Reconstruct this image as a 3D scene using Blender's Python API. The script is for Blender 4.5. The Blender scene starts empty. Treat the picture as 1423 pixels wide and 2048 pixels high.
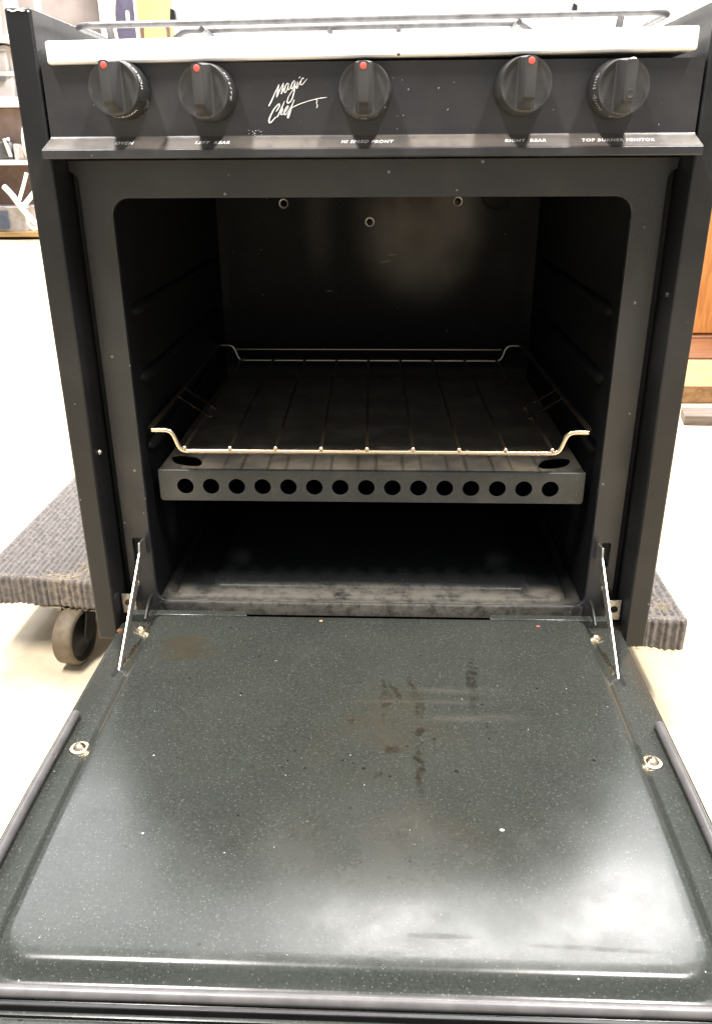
import bpy, bmesh, math, random
from mathutils import Vector, Matrix
random.seed(7)
S = bpy.context.scene
COL = S.collection
PI = math.pi

# ---------------------------------------------------------------- camera
F_PX, H_PX = 1647.31, 2048.0
cam_d = bpy.data.cameras.new('camera')
cam = bpy.data.objects.new('camera', cam_d)
COL.objects.link(cam)
S.camera = cam
pitch, yaw, roll = -0.40859, -0.04045, -0.00616
fw = Vector((math.sin(yaw)*math.cos(pitch), math.cos(yaw)*math.cos(pitch), math.sin(pitch)))
rt = Vector((math.cos(yaw), -math.sin(yaw), 0))
up = rt.cross(fw)
R_ = rt*math.cos(roll) + up*math.sin(roll)
U_ = -rt*math.sin(roll) + up*math.cos(roll)
M = Matrix((R_, U_, -fw)).transposed().to_4x4()
M.translation = Vector((0.01635, -0.67173, 0.42725))
cam.matrix_world = M
cam_d.sensor_fit = 'VERTICAL'
cam_d.sensor_height = 36.0
cam_d.sensor_width = 25.0
cam_d.lens = 36.0*F_PX/H_PX
cam_d.clip_start = 0.01
cam_d.clip_end = 200

# ---------------------------------------------------------------- light
W = bpy.data.worlds.new('World')
S.world = W
W.use_nodes = True
bg = W.node_tree.nodes['Background']
bg.inputs[0].default_value = (0.96, 0.98, 1.0, 1)
bg.inputs[1].default_value = 0.46

def area(name, loc, target, sx, sy, power, col):
    d = bpy.data.lights.new(name, 'AREA')
    d.shape = 'RECTANGLE'; d.size = sx; d.size_y = sy
    d.energy = power; d.color = col
    o = bpy.data.objects.new(name, d)
    COL.objects.link(o)
    o.location = loc
    o.rotation_euler = (Vector(target)-Vector(loc)).to_track_quat('-Z', 'Y').to_euler()
    return o
area('back_wall_fill', (-0.72, -0.50, 2.30), (-0.72, -0.50, 0.0), 0.15, 1.0, 78, (1.0, 0.955, 0.91))
area('back_wall_fill', (0.78, -0.50, 2.30), (0.78, -0.50, 0.0), 0.15, 1.0, 78, (1.0, 0.955, 0.91))
area('back_wall_fill', (0.40, 1.25, 2.40), (0.40, 1.25, 0.0), 1.3, 0.45, 58, (1.0, 0.97, 0.94))
area('ceiling_fill', (-0.2, 1.75, 2.55), (-0.2, 1.75, 0.0), 4.2, 1.5, 92, (0.97, 0.98, 1.0))  # added soft light standing in for the bright ceiling the door mirrors
area('back_wall_fill', (-0.6, 4.6, 2.60), (-0.6, 4.8, 0.0), 2.4, 0.3, 420, (1.0, 0.96, 0.93))  # added lamp with no known fixture, brightens the white back wall

S.view_settings.view_transform = 'Standard'
S.view_settings.look = 'None'
S.view_settings.exposure = 0.55
S.view_settings.gamma = 1.0
S.view_settings.use_curve_mapping = False
S.render.engine = 'CYCLES'
S.cycles.max_bounces = 8
S.cycles.use_denoising = True

# ---------------------------------------------------------------- node helper
class NT:
    def __init__(self, name):
        self.m = bpy.data.materials.new(name)
        self.m.use_nodes = True
        self.t = self.m.node_tree
        self.b = self.t.nodes['Principled BSDF']
        self._co = None
    def n(self, typ, **kw):
        nd = self.t.nodes.new(typ)
        for k, v in kw.items():
            setattr(nd, k, v)
        return nd
    def l(self, a, b):
        self.t.links.new(a, b)
    def co(self):
        if self._co is None:
            self._co = self.n('ShaderNodeTexCoord').outputs['Object']
        return self._co
    def put(self, sock, v):
        if isinstance(v, bpy.types.NodeSocket):
            self.l(v, sock)
        elif isinstance(v, (tuple, list)) and len(v) == 3 and sock.type == 'RGBA':
            sock.default_value = (*v, 1)
        else:
            sock.default_value = v
    def noise(self, scale, detail=3, rough=0.55, co=None, dist=0.0):
        nd = self.n('ShaderNodeTexNoise')
        nd.inputs['Scale'].default_value = scale
        nd.inputs['Detail'].default_value = detail
        nd.inputs['Roughness'].default_value = rough
        nd.inputs['Distortion'].default_value = dist
        self.l(co or self.co(), nd.inputs['Vector'])
        return nd.outputs['Fac']
    def scaled(self, s, off=(0, 0, 0)):
        mp = self.n('ShaderNodeMapping')
        mp.inputs['Scale'].default_value = s
        mp.inputs['Location'].default_value = off
        self.l(self.co(), mp.inputs['Vector'])
        return mp.outputs['Vector']
    def ramp(self, fac, a, b, lo=0.0, hi=1.0, smooth=True):
        nd = self.n('ShaderNodeMapRange')
        if smooth: nd.interpolation_type = 'SMOOTHSTEP'
        self.l(fac, nd.inputs['Value'])
        nd.inputs['From Min'].default_value = a
        nd.inputs['From Max'].default_value = b
        nd.inputs['To Min'].default_value = lo
        nd.inputs['To Max'].default_value = hi
        return nd.outputs['Result']
    def math(self, op, a, b=None):
        nd = self.n('ShaderNodeMath', operation=op)
        self.put(nd.inputs[0], a)
        if b is not None: self.put(nd.inputs[1], b)
        return nd.outputs[0]
    def mix(self, fac, a, b):
        nd = self.n('ShaderNodeMix', data_type='RGBA')
        self.put(nd.inputs[0], fac); self.put(nd.inputs[6], a); self.put(nd.inputs[7], b)
        return nd.outputs[2]
    def specks(self, scale, size, density, seed=0.0):
        """small dots: a Voronoi cell shows a dot when its random colour is below density"""
        v = self.n('ShaderNodeTexVoronoi', feature='F1')
        v.inputs['Scale'].default_value = scale
        self.l(self.scaled((1, 1, 1), (seed, seed*1.7, seed*0.3)), v.inputs['Vector'])
        sep = self.n('ShaderNodeSeparateColor')
        self.l(v.outputs['Color'], sep.inputs[0])
        on = self.math('LESS_THAN', sep.outputs[0], density)
        sz = self.math('MULTIPLY', sep.outputs[1], size)
        d = self.math('LESS_THAN', v.outputs['Distance'], sz)
        return self.math('MULTIPLY', on, d)
    def ell(self, cx, cy, rx, ry, soft=0.6, plane='xy', rot=0.0):
        """soft elliptical mask in object space"""
        mp = self.n('ShaderNodeMapping', vector_type='TEXTURE')
        i = {'xy': (0, 1), 'xz': (0, 2)}[plane]
        loc = [0, 0, 0]; sc = [1e4, 1e4, 1e4]; ro = [0, 0, 0]
        loc[i[0]] = cx; loc[i[1]] = cy; sc[i[0]] = rx; sc[i[1]] = ry
        if plane == 'xy': ro[2] = rot
        else: ro[1] = -rot
        mp.inputs['Location'].default_value = loc
        mp.inputs['Scale'].default_value = sc
        mp.inputs['Rotation'].default_value = ro
        self.l(self.co(), mp.inputs['Vector'])
        ln = self.n('ShaderNodeVectorMath', operation='LENGTH')
        self.l(mp.outputs['Vector'], ln.inputs[0])
        return self.ramp(ln.outputs['Value'], 1.0, 1.0-soft, 0, 1)
    def add(self, *xs):
        r = xs[0]
        for q in xs[1:]:
            r = self.math('MAXIMUM', r, q)
        return r
    def bump(self, h, strength, dist=0.001):
        nd = self.n('ShaderNodeBump')
        nd.inputs['Strength'].default_value = strength
        nd.inputs['Distance'].default_value = dist
        self.l(h, nd.inputs['Height'])
        self.l(nd.outputs['Normal'], self.b.inputs['Normal'])
    def done(self, col=None, rough=None, metal=None, spec=None, coat=None):
        for k, v in (('Base Color', col), ('Roughness', rough), ('Metallic', metal),
                     ('Specular IOR Level', spec), ('Coat Weight', coat)):
            if v is not None: self.put(self.b.inputs[k], v)
        return self.m

def plain(name, col, rough=0.5, metal=0.0, var=0.15, scale=30):
    t = NT(name)
    n = t.noise(scale, 4)
    c = t.mix(t.ramp(n, 0.3, 0.7), tuple(x*(1-var) for x in col), tuple(min(1, x*(1+var)) for x in col))
    r = t.ramp(t.noise(scale*2.3, 3), 0.3, 0.7, max(0.03, rough-0.07), min(1, rough+0.07))
    return t.done(c, r, metal)

# outer painted steel: black enamel with scuffs and dust
def mk_paint(name, base, rough, dust=0.35, dcol=(0.16, 0.15, 0.14), extra=None, spec=0.5):
    t = NT(name)
    n1 = t.ramp(t.noise(9, 5, 0.6), 0.42, 0.75)
    sc = t.ramp(t.noise(60, 4, 0.7, t.scaled((1, 1, 0.15))), 0.66, 0.8)
    c = t.mix(t.math('MULTIPLY', n1, dust*0.35), base, dcol)
    c = t.mix(t.math('MULTIPLY', sc, dust*0.5), c, dcol)
    dots = t.specks(260, 0.32, 0.035, 3.1)
    c = t.mix(t.math('MULTIPLY', dots, 0.5), c, (0.35, 0.33, 0.3))
    big = t.specks(38, 0.045, 0.035, 9.4)
    c = t.mix(t.math('MULTIPLY', big, 0.7), c, (0.5, 0.48, 0.44))
    if extra: c = extra(t, c)
    r = t.math('ADD', t.ramp(t.noise(25, 4), 0.3, 0.7, rough-0.06, rough+0.08), t.math('MULTIPLY', n1, 0.1))
    t.bump(t.noise(750, 2), 0.12, 0.0006)
    return t.done(c, r, 0.0, spec)

M_paint = mk_paint('black_paint', (0.0185, 0.0195, 0.0215), 0.33, 0.35, (0.13, 0.13, 0.13))
def ledge_dust(t, c):
    sp = t.n('ShaderNodeSeparateXYZ'); t.l(t.co(), sp.inputs[0])
    z = sp.outputs['Z']
    m = t.math('MULTIPLY', t.ramp(z, 0.4322, 0.4332), t.ramp(z, 0.4420, 0.4402))
    m = t.math('MULTIPLY', m, t.ramp(t.noise(45, 5, 0.65), 0.22, 0.62, 0.25, 0.85))
    return t.mix(m, c, (0.125, 0.107, 0.09))
M_side = mk_paint('side_paint', (0.0115, 0.0118, 0.0125), 0.33, 0.35, (0.10, 0.098, 0.095), None, 0.36)
M_panel = mk_paint('panel_paint', (0.0215, 0.0215, 0.0245), 0.36, 0.6, (0.13, 0.13, 0.135), extra=ledge_dust)
M_knob = mk_paint('knob_plastic', (0.0165, 0.0165, 0.0175), 0.40, 0.9, (0.13, 0.128, 0.13))
M_gapdark = plain('dark_recess', (0.008, 0.008, 0.008), 0.7)  # near-black; its sheets paint shade into the gaps and slots

def mk_enamel(name, base, rough, speck=1.0, soil_or_glow=None, bmp=0.10, spec=None):
    t = NT(name)
    n = t.ramp(t.noise(14, 5, 0.6), 0.3, 0.72)
    c = t.mix(n, base, tuple(x*1.3 for x in base))
    mt = t.math('MULTIPLY', t.ramp(t.noise(520, 3, 0.7), 0.36, 0.66), min(1.0, speck)*0.5)
    c = t.mix(mt, c, tuple(x*2.1 for x in base))
    a = t.specks(900, 0.40, 0.26*speck, 1.3)
    b = t.specks(360, 0.18, 0.020*speck, 5.7)
    c = t.mix(t.math('MULTIPLY', a, 0.35), c, (0.26, 0.27, 0.25))
    c = t.mix(t.math('MULTIPLY', b, 0.9), c, (0.55, 0.55, 0.5))
    dk = t.specks(150, 0.22, 0.06*speck, 11.0)
    c = t.mix(t.math('MULTIPLY', dk, 0.7), c, (0.006, 0.006, 0.005))
    rr = t.ramp(t.noise(40, 5, 0.65), 0.3, 0.7, rough-0.025, rough+0.035)
    if soil_or_glow: c, rr = soil_or_glow(t, c, rr)
    t.bump(t.noise(420, 3), bmp, 0.0008)
    return t.done(c, rr, spec=spec(t) if callable(spec) else spec)

def door_soil(t, c, rr):
    keep = t.co()
    wn = t.n('ShaderNodeTexNoise'); wn.inputs['Scale'].default_value = 75; wn.inputs['Detail'].default_value = 4
    t.l(keep, wn.inputs['Vector'])
    sub = t.n('ShaderNodeVectorMath', operation='SUBTRACT'); t.l(wn.outputs['Color'], sub.inputs[0]); sub.inputs[1].default_value = (0.5, 0.5, 0.5)
    scl = t.n('ShaderNodeVectorMath', operation='MULTIPLY'); t.l(sub.outputs['Vector'], scl.inputs[0]); scl.inputs[1].default_value = (0.013, 0.020, 0)
    addv = t.n('ShaderNodeVectorMath', operation='ADD'); t.l(keep, addv.inputs[0]); t.l(scl.outputs['Vector'], addv.inputs[1])
    t._co = addv.outputs['Vector']
    wob = t.noise(70, 5, 0.7, keep, 1.5)
    edge = t.ramp(wob, 0.36, 0.62)
    streaks = t.add(
        t.ell(0.0165, -0.127, 0.0045, 0.034, 0.5),
        t.ell(0.0265, -0.118, 0.0038, 0.022, 0.5, 'xy', 0.25),
        t.ell(0.0385, -0.112, 0.0034, 0.030, 0.5, 'xy', 0.1),
        t.ell(0.044, -0.133, 0.0050, 0.020, 0.5),
        t.ell(0.0885, -0.098, 0.0055, 0.052, 0.6, 'xy', -0.05),
        t.ell(0.0415, -0.205, 0.0045, 0.036, 0.6),
        t.ell(0.0430, -0.166, 0.0055, 0.006, 0.4),
        t.ell(0.0240, -0.187, 0.0065, 0.006, 0.4),
        t.ell(-0.010, -0.155, 0.004, 0.004, 0.4),
        t.ell(0.012, -0.214, 0.004, 0.004, 0.4))
    m1 = t.math('MULTIPLY', streaks, edge)
    c = t.mix(t.math('MULTIPLY', m1, 0.74), c, (0.012, 0.008, 0.0045))
    broad = t.add(t.ell(0.02, -0.165, 0.11, 0.11, 1.0), t.ell(-0.155, -0.062, 0.042, 0.022, 0.9),
                  t.ell(-0.165, -0.048, 0.028, 0.020, 0.8), t.ell(0.02, -0.27, 0.12, 0.06, 1.0))
    m2 = t.math('MULTIPLY', broad, t.ramp(t.noise(22, 6, 0.7), 0.35, 0.7))
    c = t.mix(t.math('MULTIPLY', t.math('MULTIPLY', t.add(t.ell(-0.158, -0.060, 0.040, 0.026, 0.7), t.ell(-0.165, -0.045, 0.026, 0.018, 0.7)), t.ramp(t.noise(40, 5, 0.7), 0.3, 0.6)), 0.55), c, (0.040, 0.030, 0.017))
    c = t.mix(t.math('MULTIPLY', m2, 0.45), c, (0.046, 0.035, 0.020))
    t._co = keep
    # pale wiped smears across the middle
    sm = t.add(t.ell(0.075, -0.112, 0.06, 0.007, 0.9), t.ell(0.085, -0.148, 0.06, 0.008, 0.9, 'xy', 0.05),
               t.ell(0.05, -0.128, 0.07, 0.006, 0.9))
    m3 = t.math('MULTIPLY', sm, t.ramp(t.noise(60, 4, 0.6, t.scaled((0.4, 2, 1))), 0.3, 0.65))
    c = t.mix(t.math('MULTIPLY', m3, 0.28), c, (0.115, 0.105, 0.092))
    # dried droplets
    dr = t.math('MULTIPLY', t.add(t.specks(75, 0.16, 0.35, 2.2), t.specks(160, 0.22, 0.30, 6.1)), t.ell(0.02, -0.17, 0.18, 0.16, 0.8))
    c = t.mix(t.math('MULTIPLY', dr, 0.7), c, (0.012, 0.009, 0.006))
    # chalky scuffs on the front third, grime on the edges
    sc = t.math('MULTIPLY', t.ell(0.05, -0.33, 0.19, 0.035, 0.8), t.ramp(t.noise(95, 6, 0.75), 0.42, 0.66))
    c = t.mix(t.math('MULTIPLY', sc, 0.12), c, (0.13, 0.13, 0.13))
    rr = t.math('ADD', rr, t.math('MULTIPLY', sc, 0.03))
    rr = t.math('ADD', rr, t.math('MULTIPLY', m2, 0.12))
    film = t.math('MULTIPLY', t.ramp(t.noise(15, 3, 0.55), 0.38, 0.72), t.ell(0.0, -0.31, 0.26, 0.10, 0.7))
    rr = t.math('ADD', rr, t.math('MULTIPLY', film, 0.08))
    c = t.mix(t.math('MULTIPLY', film, 0.12), c, (0.12, 0.12, 0.115))
    wipe = t.math('MULTIPLY', t.add(t.ell(0.135, -0.343, 0.055, 0.0022, 0.7, 'xy', -0.03), t.ell(0.05, -0.338, 0.03, 0.0025, 0.8), t.ell(0.02, -0.350, 0.016, 0.004, 0.8), t.ell(-0.10, -0.325, 0.012, 0.009, 0.9)), t.ramp(t.noise(90, 4, 0.7), 0.3, 0.6))
    rr = t.math('ADD', rr, t.math('MULTIPLY', wipe, 0.12))
    chip = t.add(t.ell(0.0929, -0.2611, 0.0017, 0.0011, 0.2), t.ell(-0.139, -0.271, 0.0008, 0.0007, 0.2),
                 t.ell(-0.151, -0.198, 0.0006, 0.0007, 0.2))
    c = t.mix(chip, c, (0.75, 0.74, 0.7))
    c = t.mix(t.ell(-0.0440, -0.0061, 0.0018, 0.0018, 0.2), c, (0.55, 0.32, 0.15))
    c = t.mix(t.ell(0.157, -0.010, 0.0020, 0.0014, 0.2), c, (0.5, 0.12, 0.1))
    return c, rr
M_door = mk_enamel('speckled_door_enamel', (0.0255, 0.0280, 0.0245), 0.22, 1.0, door_soil, 0.025)

def pan_soil(t, c, rr):
    d = t.math('MULTIPLY', t.ramp(t.noise(70, 6, 0.75), 0.25, 0.62),
               t.add(t.ell(-0.19, 0.05, 0.03, 0.025, 0.9), t.ell(0.175, 0.055, 0.035, 0.025, 0.9),
                     t.math('MULTIPLY', t.ell(0.0, 0.042, 0.30, 0.034, 0.6), 0.9)))
    c = t.mix(t.math('MULTIPLY', d, 0.75), c, (0.18, 0.165, 0.138))
    return c, t.math('ADD', rr, t.math('MULTIPLY', d, 0.3))
M_pan = mk_enamel('pan_enamel', (0.009, 0.010, 0.010), 0.30, 0.8, pan_soil, 0.05, 0.14)

def cav_glow_scrapes(t, c, rr):
    # reflected glow painted as a brown patch, and grey scrapes, on the back wall
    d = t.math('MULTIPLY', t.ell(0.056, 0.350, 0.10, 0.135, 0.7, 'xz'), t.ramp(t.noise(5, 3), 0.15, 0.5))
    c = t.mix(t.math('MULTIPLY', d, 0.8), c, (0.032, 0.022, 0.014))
    s = t.math('MULTIPLY', t.add(t.ell(0.012, 0.3005, 0.009, 0.0012, 0.5, 'xz', 0.12), t.ell(0.020, 0.309, 0.007, 0.0014, 0.5, 'xz', 0.1),
                                 t.ell(-0.062, 0.263, 0.006, 0.0012, 0.5, 'xz')), 0.75)
    c = t.mix(s, c, (0.17, 0.16, 0.15))
    return c, rr
M_cav = mk_enamel('oven_enamel', (0.0085, 0.0088, 0.0096), 0.33, 0.10, cav_glow_scrapes, 0.03,  # gloss raised where the reflected glow is painted
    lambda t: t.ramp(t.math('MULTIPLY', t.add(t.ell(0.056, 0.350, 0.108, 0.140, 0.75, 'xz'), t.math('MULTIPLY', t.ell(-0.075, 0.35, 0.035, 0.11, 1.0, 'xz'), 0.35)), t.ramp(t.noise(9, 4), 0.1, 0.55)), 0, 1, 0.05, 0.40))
M_baffle = mk_enamel('baffle_enamel', (0.030, 0.032, 0.030), 0.36, 0.9,
    lambda t, c, rr: (t.mix(t.math('MULTIPLY', t.ramp(t.noise(20, 5, .65), .45, .7), .5), c, (0.095, 0.085, 0.07)), rr))

M_top = mk_enamel('baked_top_enamel', (0.062, 0.057, 0.047), 0.5, 0.5,
    lambda t, c, rr: (t.mix(t.math('MULTIPLY', t.ramp(t.noise(26, 5, .65), .40, .7), .6), c, (0.20, 0.165, 0.12)), rr))

def mk_white(name):
    t = NT(name)
    g = t.math('MULTIPLY', t.ramp(t.noise(30, 6, 0.7), 0.6, 0.75), 0.25)
    c = t.mix(g, (0.86, 0.855, 0.84), (0.55, 0.47, 0.36))
    rust = t.add(t.ell(0.0215, 0.4925, 0.0014, 0.0012, 0.4, 'xz'), t.ell(-0.0155, 0.4895, 0.006, 0.0008, 0.7, 'xz'))
    c = t.mix(rust, c, (0.12, 0.06, 0.03))
    return t.done(c, 0.22)
M_white = mk_white('white_enamel')

def mk_wire(name, a=(0.80, 0.70, 0.55), lo=0.52, rg=0.26):
    t = NT(name)
    r = t.ramp(t.noise(120, 5, 0.7), lo, lo+0.16)
    c = t.mix(r, a, (0.25, 0.13, 0.06))
    return t.done(c, t.ramp(r, 0, 1, rg, 0.6), t.ramp(r, 0, 1, 1.0, 0.2))
M_wire = mk_wire('rack_wire', (0.80, 0.64, 0.45), 0.58)
M_dimwire = mk_wire('dimmed_wire', (0.42, 0.37, 0.30), 0.60, 0.34)  # rack wire darkened to paint the shade at the cavity's back
M_rod = mk_wire('shaded_wire', (0.30, 0.24, 0.17), 0.60, 0.40)  # same wire darker still, shade of the cavity put into its colour
M_grate = plain('grate_enamel', (0.10, 0.095, 0.095), 0.4, 0.0, 0.35, 90)
M_zinc = plain('zinc_plate', (0.55, 0.53, 0.48), 0.45, 1.0, 0.12, 150)
M_brass = plain('yellowed_zinc', (0.72, 0.60, 0.42), 0.30, 1.0, 0.2, 300)
M_rust = plain('rusty_screw', (0.20, 0.085, 0.04), 0.75, 0.2, 0.4, 400)
M_gasket = plain('grey_rubber', (0.105, 0.100, 0.101), 0.34, 0.0, 0.15, 70)
M_red = plain('red_dot_paint', (0.60, 0.085, 0.065), 0.5, 0.0, 0.08, 300)
M_ink = plain('white_ink', (0.85, 0.85, 0.85), 0.5, 0.0, 0.15, 800)
M_inkdim = plain('worn_ink', (0.42, 0.41, 0.41), 0.55, 0.0, 0.5, 900)
M_black = plain('black_skin', (0.010, 0.0095, 0.010), 0.4)
M_leaf = plain('oiled_steel', (0.028, 0.028, 0.026), 0.5, 0.3, 0.3, 90)
M_steel = plain('caster_steel', (0.35, 0.33, 0.30), 0.5, 0.8, 0.3, 60)

# ---------------------------------------------------------------- mesh helpers
def obj(name, bm, mat, parent=None, smooth=False, bevel=0.0, seg=2, angle=0.6):
    me = bpy.data.meshes.new(name)
    bmesh.ops.recalc_face_normals(bm, faces=bm.faces)
    bm.to_mesh(me); bm.free()
    for m in (mat if isinstance(mat, (list, tuple)) else [mat]):
        me.materials.append(m)
    o = bpy.data.objects.new(name, me)
    COL.objects.link(o)
    if parent: o.parent = parent
    if smooth or bevel:
        me.polygons.foreach_set('use_smooth', [True]*len(me.polygons))
        me.set_sharp_from_angle(angle=angle) if hasattr(me, 'set_sharp_from_angle') else None
    if bevel:
        b = o.modifiers.new('bevel', 'BEVEL'); b.width = bevel; b.segments = seg
        b.limit_method = 'ANGLE'; b.angle_limit = 0.6; b.harden_normals = False
    return o

def tag(o, label=None, cat=None, group=None, kind=None):
    for k, v in (('label', label), ('category', cat), ('group', group), ('kind', kind)):
        if v: o[k] = v
    return o

def empty(name, loc=(0, 0, 0), parent=None):
    o = bpy.data.objects.new(name, None); COL.objects.link(o); o.location = loc
    o.empty_display_size = 0.05
    if parent: o.parent = parent
    return o

def box(bm, x0, x1, y0, y1, z0, z1):
    vs = [bm.verts.new(p) for p in ((x0,y0,z0),(x1,y0,z0),(x1,y1,z0),(x0,y1,z0),(x0,y0,z1),(x1,y0,z1),(x1,y1,z1),(x0,y1,z1))]
    for f in ((3,2,1,0),(4,5,6,7),(0,1,5,4),(1,2,6,5),(2,3,7,6),(3,0,4,7)):
        bm.faces.new([vs[i] for i in f])
    return vs

def prism(bm, pts, axis, a, b):
    """extrude a 2D polygon along axis from a to b"""
    def P(p, t):
        return {'x': (t, p[0], p[1]), 'y': (p[0], t, p[1]), 'z': (p[0], p[1], t)}[axis]
    A = [bm.verts.new(P(p, a)) for p in pts]; B = [bm.verts.new(P(p, b)) for p in pts]
    n = len(pts)
    bm.faces.new(A); bm.faces.new(B[::-1])
    for i in range(n):
        bm.faces.new((A[i], B[i], B[(i+1) % n], A[(i+1) % n]))

def tube(bm, pts, r, seg=10, cyc=False, caps=True):
    pts = [Vector(p) for p in pts]
    n = len(pts); rings = []
    ref = None
    for i, p in enumerate(pts):
        if cyc: d = (pts[(i+1) % n]-pts[i-1])
        else: d = pts[min(i+1, n-1)]-pts[max(i-1, 0)]
        d.normalize()
        if ref is None:
            ref = d.orthogonal().normalized()
        u = (ref-d*ref.dot(d))
        if u.length < 1e-5: u = d.orthogonal()
        u.normalize(); ref = u
        v = d.cross(u)
        rr = r[i] if isinstance(r, (list, tuple)) else r
        rings.append([bm.verts.new(p+(u*math.cos(2*PI*k/seg)+v*math.sin(2*PI*k/seg))*rr) for k in range(seg)])
    for i in range(n if cyc else n-1):
        a, b = rings[i], rings[(i+1) % n]
        for k in range(seg):
            bm.faces.new((a[k], a[(k+1) % seg], b[(k+1) % seg], b[k]))
    if not cyc and caps:
        bm.faces.new(rings[0][::-1]); bm.faces.new(rings[-1])

def fillet(pts, r, n=6):
    """round the inner corners of a polyline"""
    pts = [Vector(p) for p in pts]; out = [pts[0]]
    for i in range(1, len(pts)-1):
        a, b, c = pts[i-1], pts[i], pts[i+1]
        d1 = (a-b); d2 = (c-b)
        rr = min(r, d1.length*0.45, d2.length*0.45)
        p0 = b+d1.normalized()*rr; p1 = b+d2.normalized()*rr
        for k in range(n+1):
            t = k/n
            out.append(p0*(1-t)**2+b*2*t*(1-t)+p1*t**2)
    out.append(pts[-1])
    return out

def rrect(x0, x1, y0, y1, r, n=8):
    """rounded rectangle, counter-clockwise; r one radius or four (corner order: x1y0, x1y1, x0y1, x0y0)"""
    rs = r if isinstance(r, (list, tuple)) else [r]*4
    out = []
    for (cx, cy, a0), q in zip(((x1, y0, -PI/2), (x1, y1, 0), (x0, y1, PI/2), (x0, y0, PI)), rs):
        sx = -1 if cx == x1 else 1; sy = 1 if cy == y0 else -1
        for k in range(n+1):
            a = a0+PI/2*k/n
            out.append((cx+sx*q+q*math.cos(a), cy+sy*q+q*math.sin(a)))
    return out

def lathe(bm, prof, M4, seg=32):
    """profile of (radius, height) turned about local z, placed by M4"""
    rings = []
    for r, h in prof:
        if r < 1e-7:
            rings.append([bm.verts.new(M4 @ Vector((0, 0, h)))])
        else:
            rings.append([bm.verts.new(M4 @ Vector((r*math.cos(2*PI*k/seg), r*math.sin(2*PI*k/seg), h))) for k in range(seg)])
    for a, b in zip(rings, rings[1:]):
        for k in range(seg):
            k2 = (k+1) % seg
            if len(a) == 1 and len(b) == 1: continue
            if len(a) == 1: bm.faces.new((a[0], b[k], b[k2]))
            elif len(b) == 1: bm.faces.new((a[k], a[k2], b[0]))
            else: bm.faces.new((a[k], a[k2], b[k2], b[k]))

def loft(bm, loops, cap0=False, cap1=True):
    """bridge closed loops with the same number of points"""
    L = [[bm.verts.new(p) for p in lp] for lp in loops]
    n = len(L[0])
    for a, b in zip(L, L[1:]):
        for k in range(n):
            bm.faces.new((a[k], a[(k+1) % n], b[(k+1) % n], b[k]))
    if cap0: bm.faces.new(L[0][::-1])
    if cap1: bm.faces.new(L[-1])
    return L

def plate_with_holes(bm, outer, holes, yf, depth):
    """front-facing plate in XZ at y=yf, thickness depth toward +y, with hole loops (edges triangulated)"""
    edges = []; loops = []
    for lp in [outer]+holes:
        vs = [bm.verts.new((p[0], yf, p[1])) for p in lp]
        loops.append(vs)
        for i in range(len(vs)):
            edges.append(bm.edges.new((vs[i], vs[(i+1) % len(vs)])))
    bmesh.ops.triangle_fill(bm, use_beauty=True, use_dissolve=False, edges=edges)
    for vs in loops:
        bk = [bm.verts.new((v.co.x, yf+depth, v.co.z)) for v in vs]
        for i in range(len(vs)):
            j = (i+1) % len(vs)
            bm.faces.new((vs[i], vs[j], bk[j], bk[i]))

def circle(cx, cy, r, n=24):
    return [(cx+r*math.cos(2*PI*k/n), cy+r*math.sin(2*PI*k/n)) for k in range(n)]

def text_verts(body, size, shear=0.0, fat=0.0, spacing=1.0, align='CENTER'):
    """triangulated flat outline of a string as (verts, faces)"""
    c = bpy.data.curves.new('lettering', 'FONT')
    c.body = body; c.size = size; c.shear = shear; c.offset = fat; c.space_character = spacing
    c.align_x = align; c.align_y = 'CENTER'; c.resolution_u = 4
    o = bpy.data.objects.new('lettering', c)
    COL.objects.link(o)
    dg = bpy.context.evaluated_depsgraph_get()
    me = o.evaluated_get(dg).to_mesh()
    vs = [tuple(v.co) for v in me.vertices]; fs = [tuple(p.vertices) for p in me.polygons]
    o.evaluated_get(dg).to_mesh_clear()
    bpy.data.objects.remove(o); bpy.data.curves.remove(c)
    return vs, fs

def add_text(bm, vf, fn):
    vs, fs = vf
    V = [bm.verts.new(fn(v[0], v[1])) for v in vs]
    for f in fs:
        try: bm.faces.new([V[i] for i in f])
        except ValueError: pass

# ---------------------------------------------------------------- setting: floor, wall
FZ = -0.104
bm = bmesh.new()
fv = [bm.verts.new(p) for p in ((-14, -10, FZ), (14, -10, FZ), (14, 14, FZ), (-14, 14, FZ))]
bm.faces.new(fv)
t = NT('concrete_floor')
n1 = t.ramp(t.noise(2.2, 6, 0.6), 0.3, 0.7)
c = t.mix(n1, (0.50, 0.40, 0.255), (0.61, 0.53, 0.385))
blot = t.ramp(t.noise(11, 6, 0.7), 0.50, 0.66)
c = t.mix(t.math('MULTIPLY', blot, 0.30), c, (0.34, 0.25, 0.16))
crumbs = t.specks(90, 0.16, 0.10, 4.0)
c = t.mix(t.math('MULTIPLY', crumbs, 0.5), c, (0.12, 0.09, 0.06))
t.bump(t.noise(120, 4), 0.25, 0.002)
M_floor = t.done(c, t.ramp(t.noise(8, 4), 0.3, 0.7, 0.38, 0.6))
tag(obj('floor', bm, M_floor), kind='structure')

M_wall = plain('white_wall_paint', (0.80, 0.78, 0.75), 0.7, 0.0, 0.04, 2)
bm = bmesh.new(); box(bm, -2.2, 7, 6.5, 6.65, FZ, 3.4)
tag(obj('wall', bm, M_wall), 'white painted garage wall behind the stove', 'wall', None, 'structure')
M_grey = plain('grey_wall_paint', (0.36, 0.31, 0.29), 0.8, 0.0, 0.2, 3)
bm = bmesh.new(); box(bm, -7, -2.2, 6.9, 7.05, FZ, 3.4)
tag(obj('wall', bm, M_grey), 'dull wall behind the storage shelf', 'wall', None, 'structure')

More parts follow.
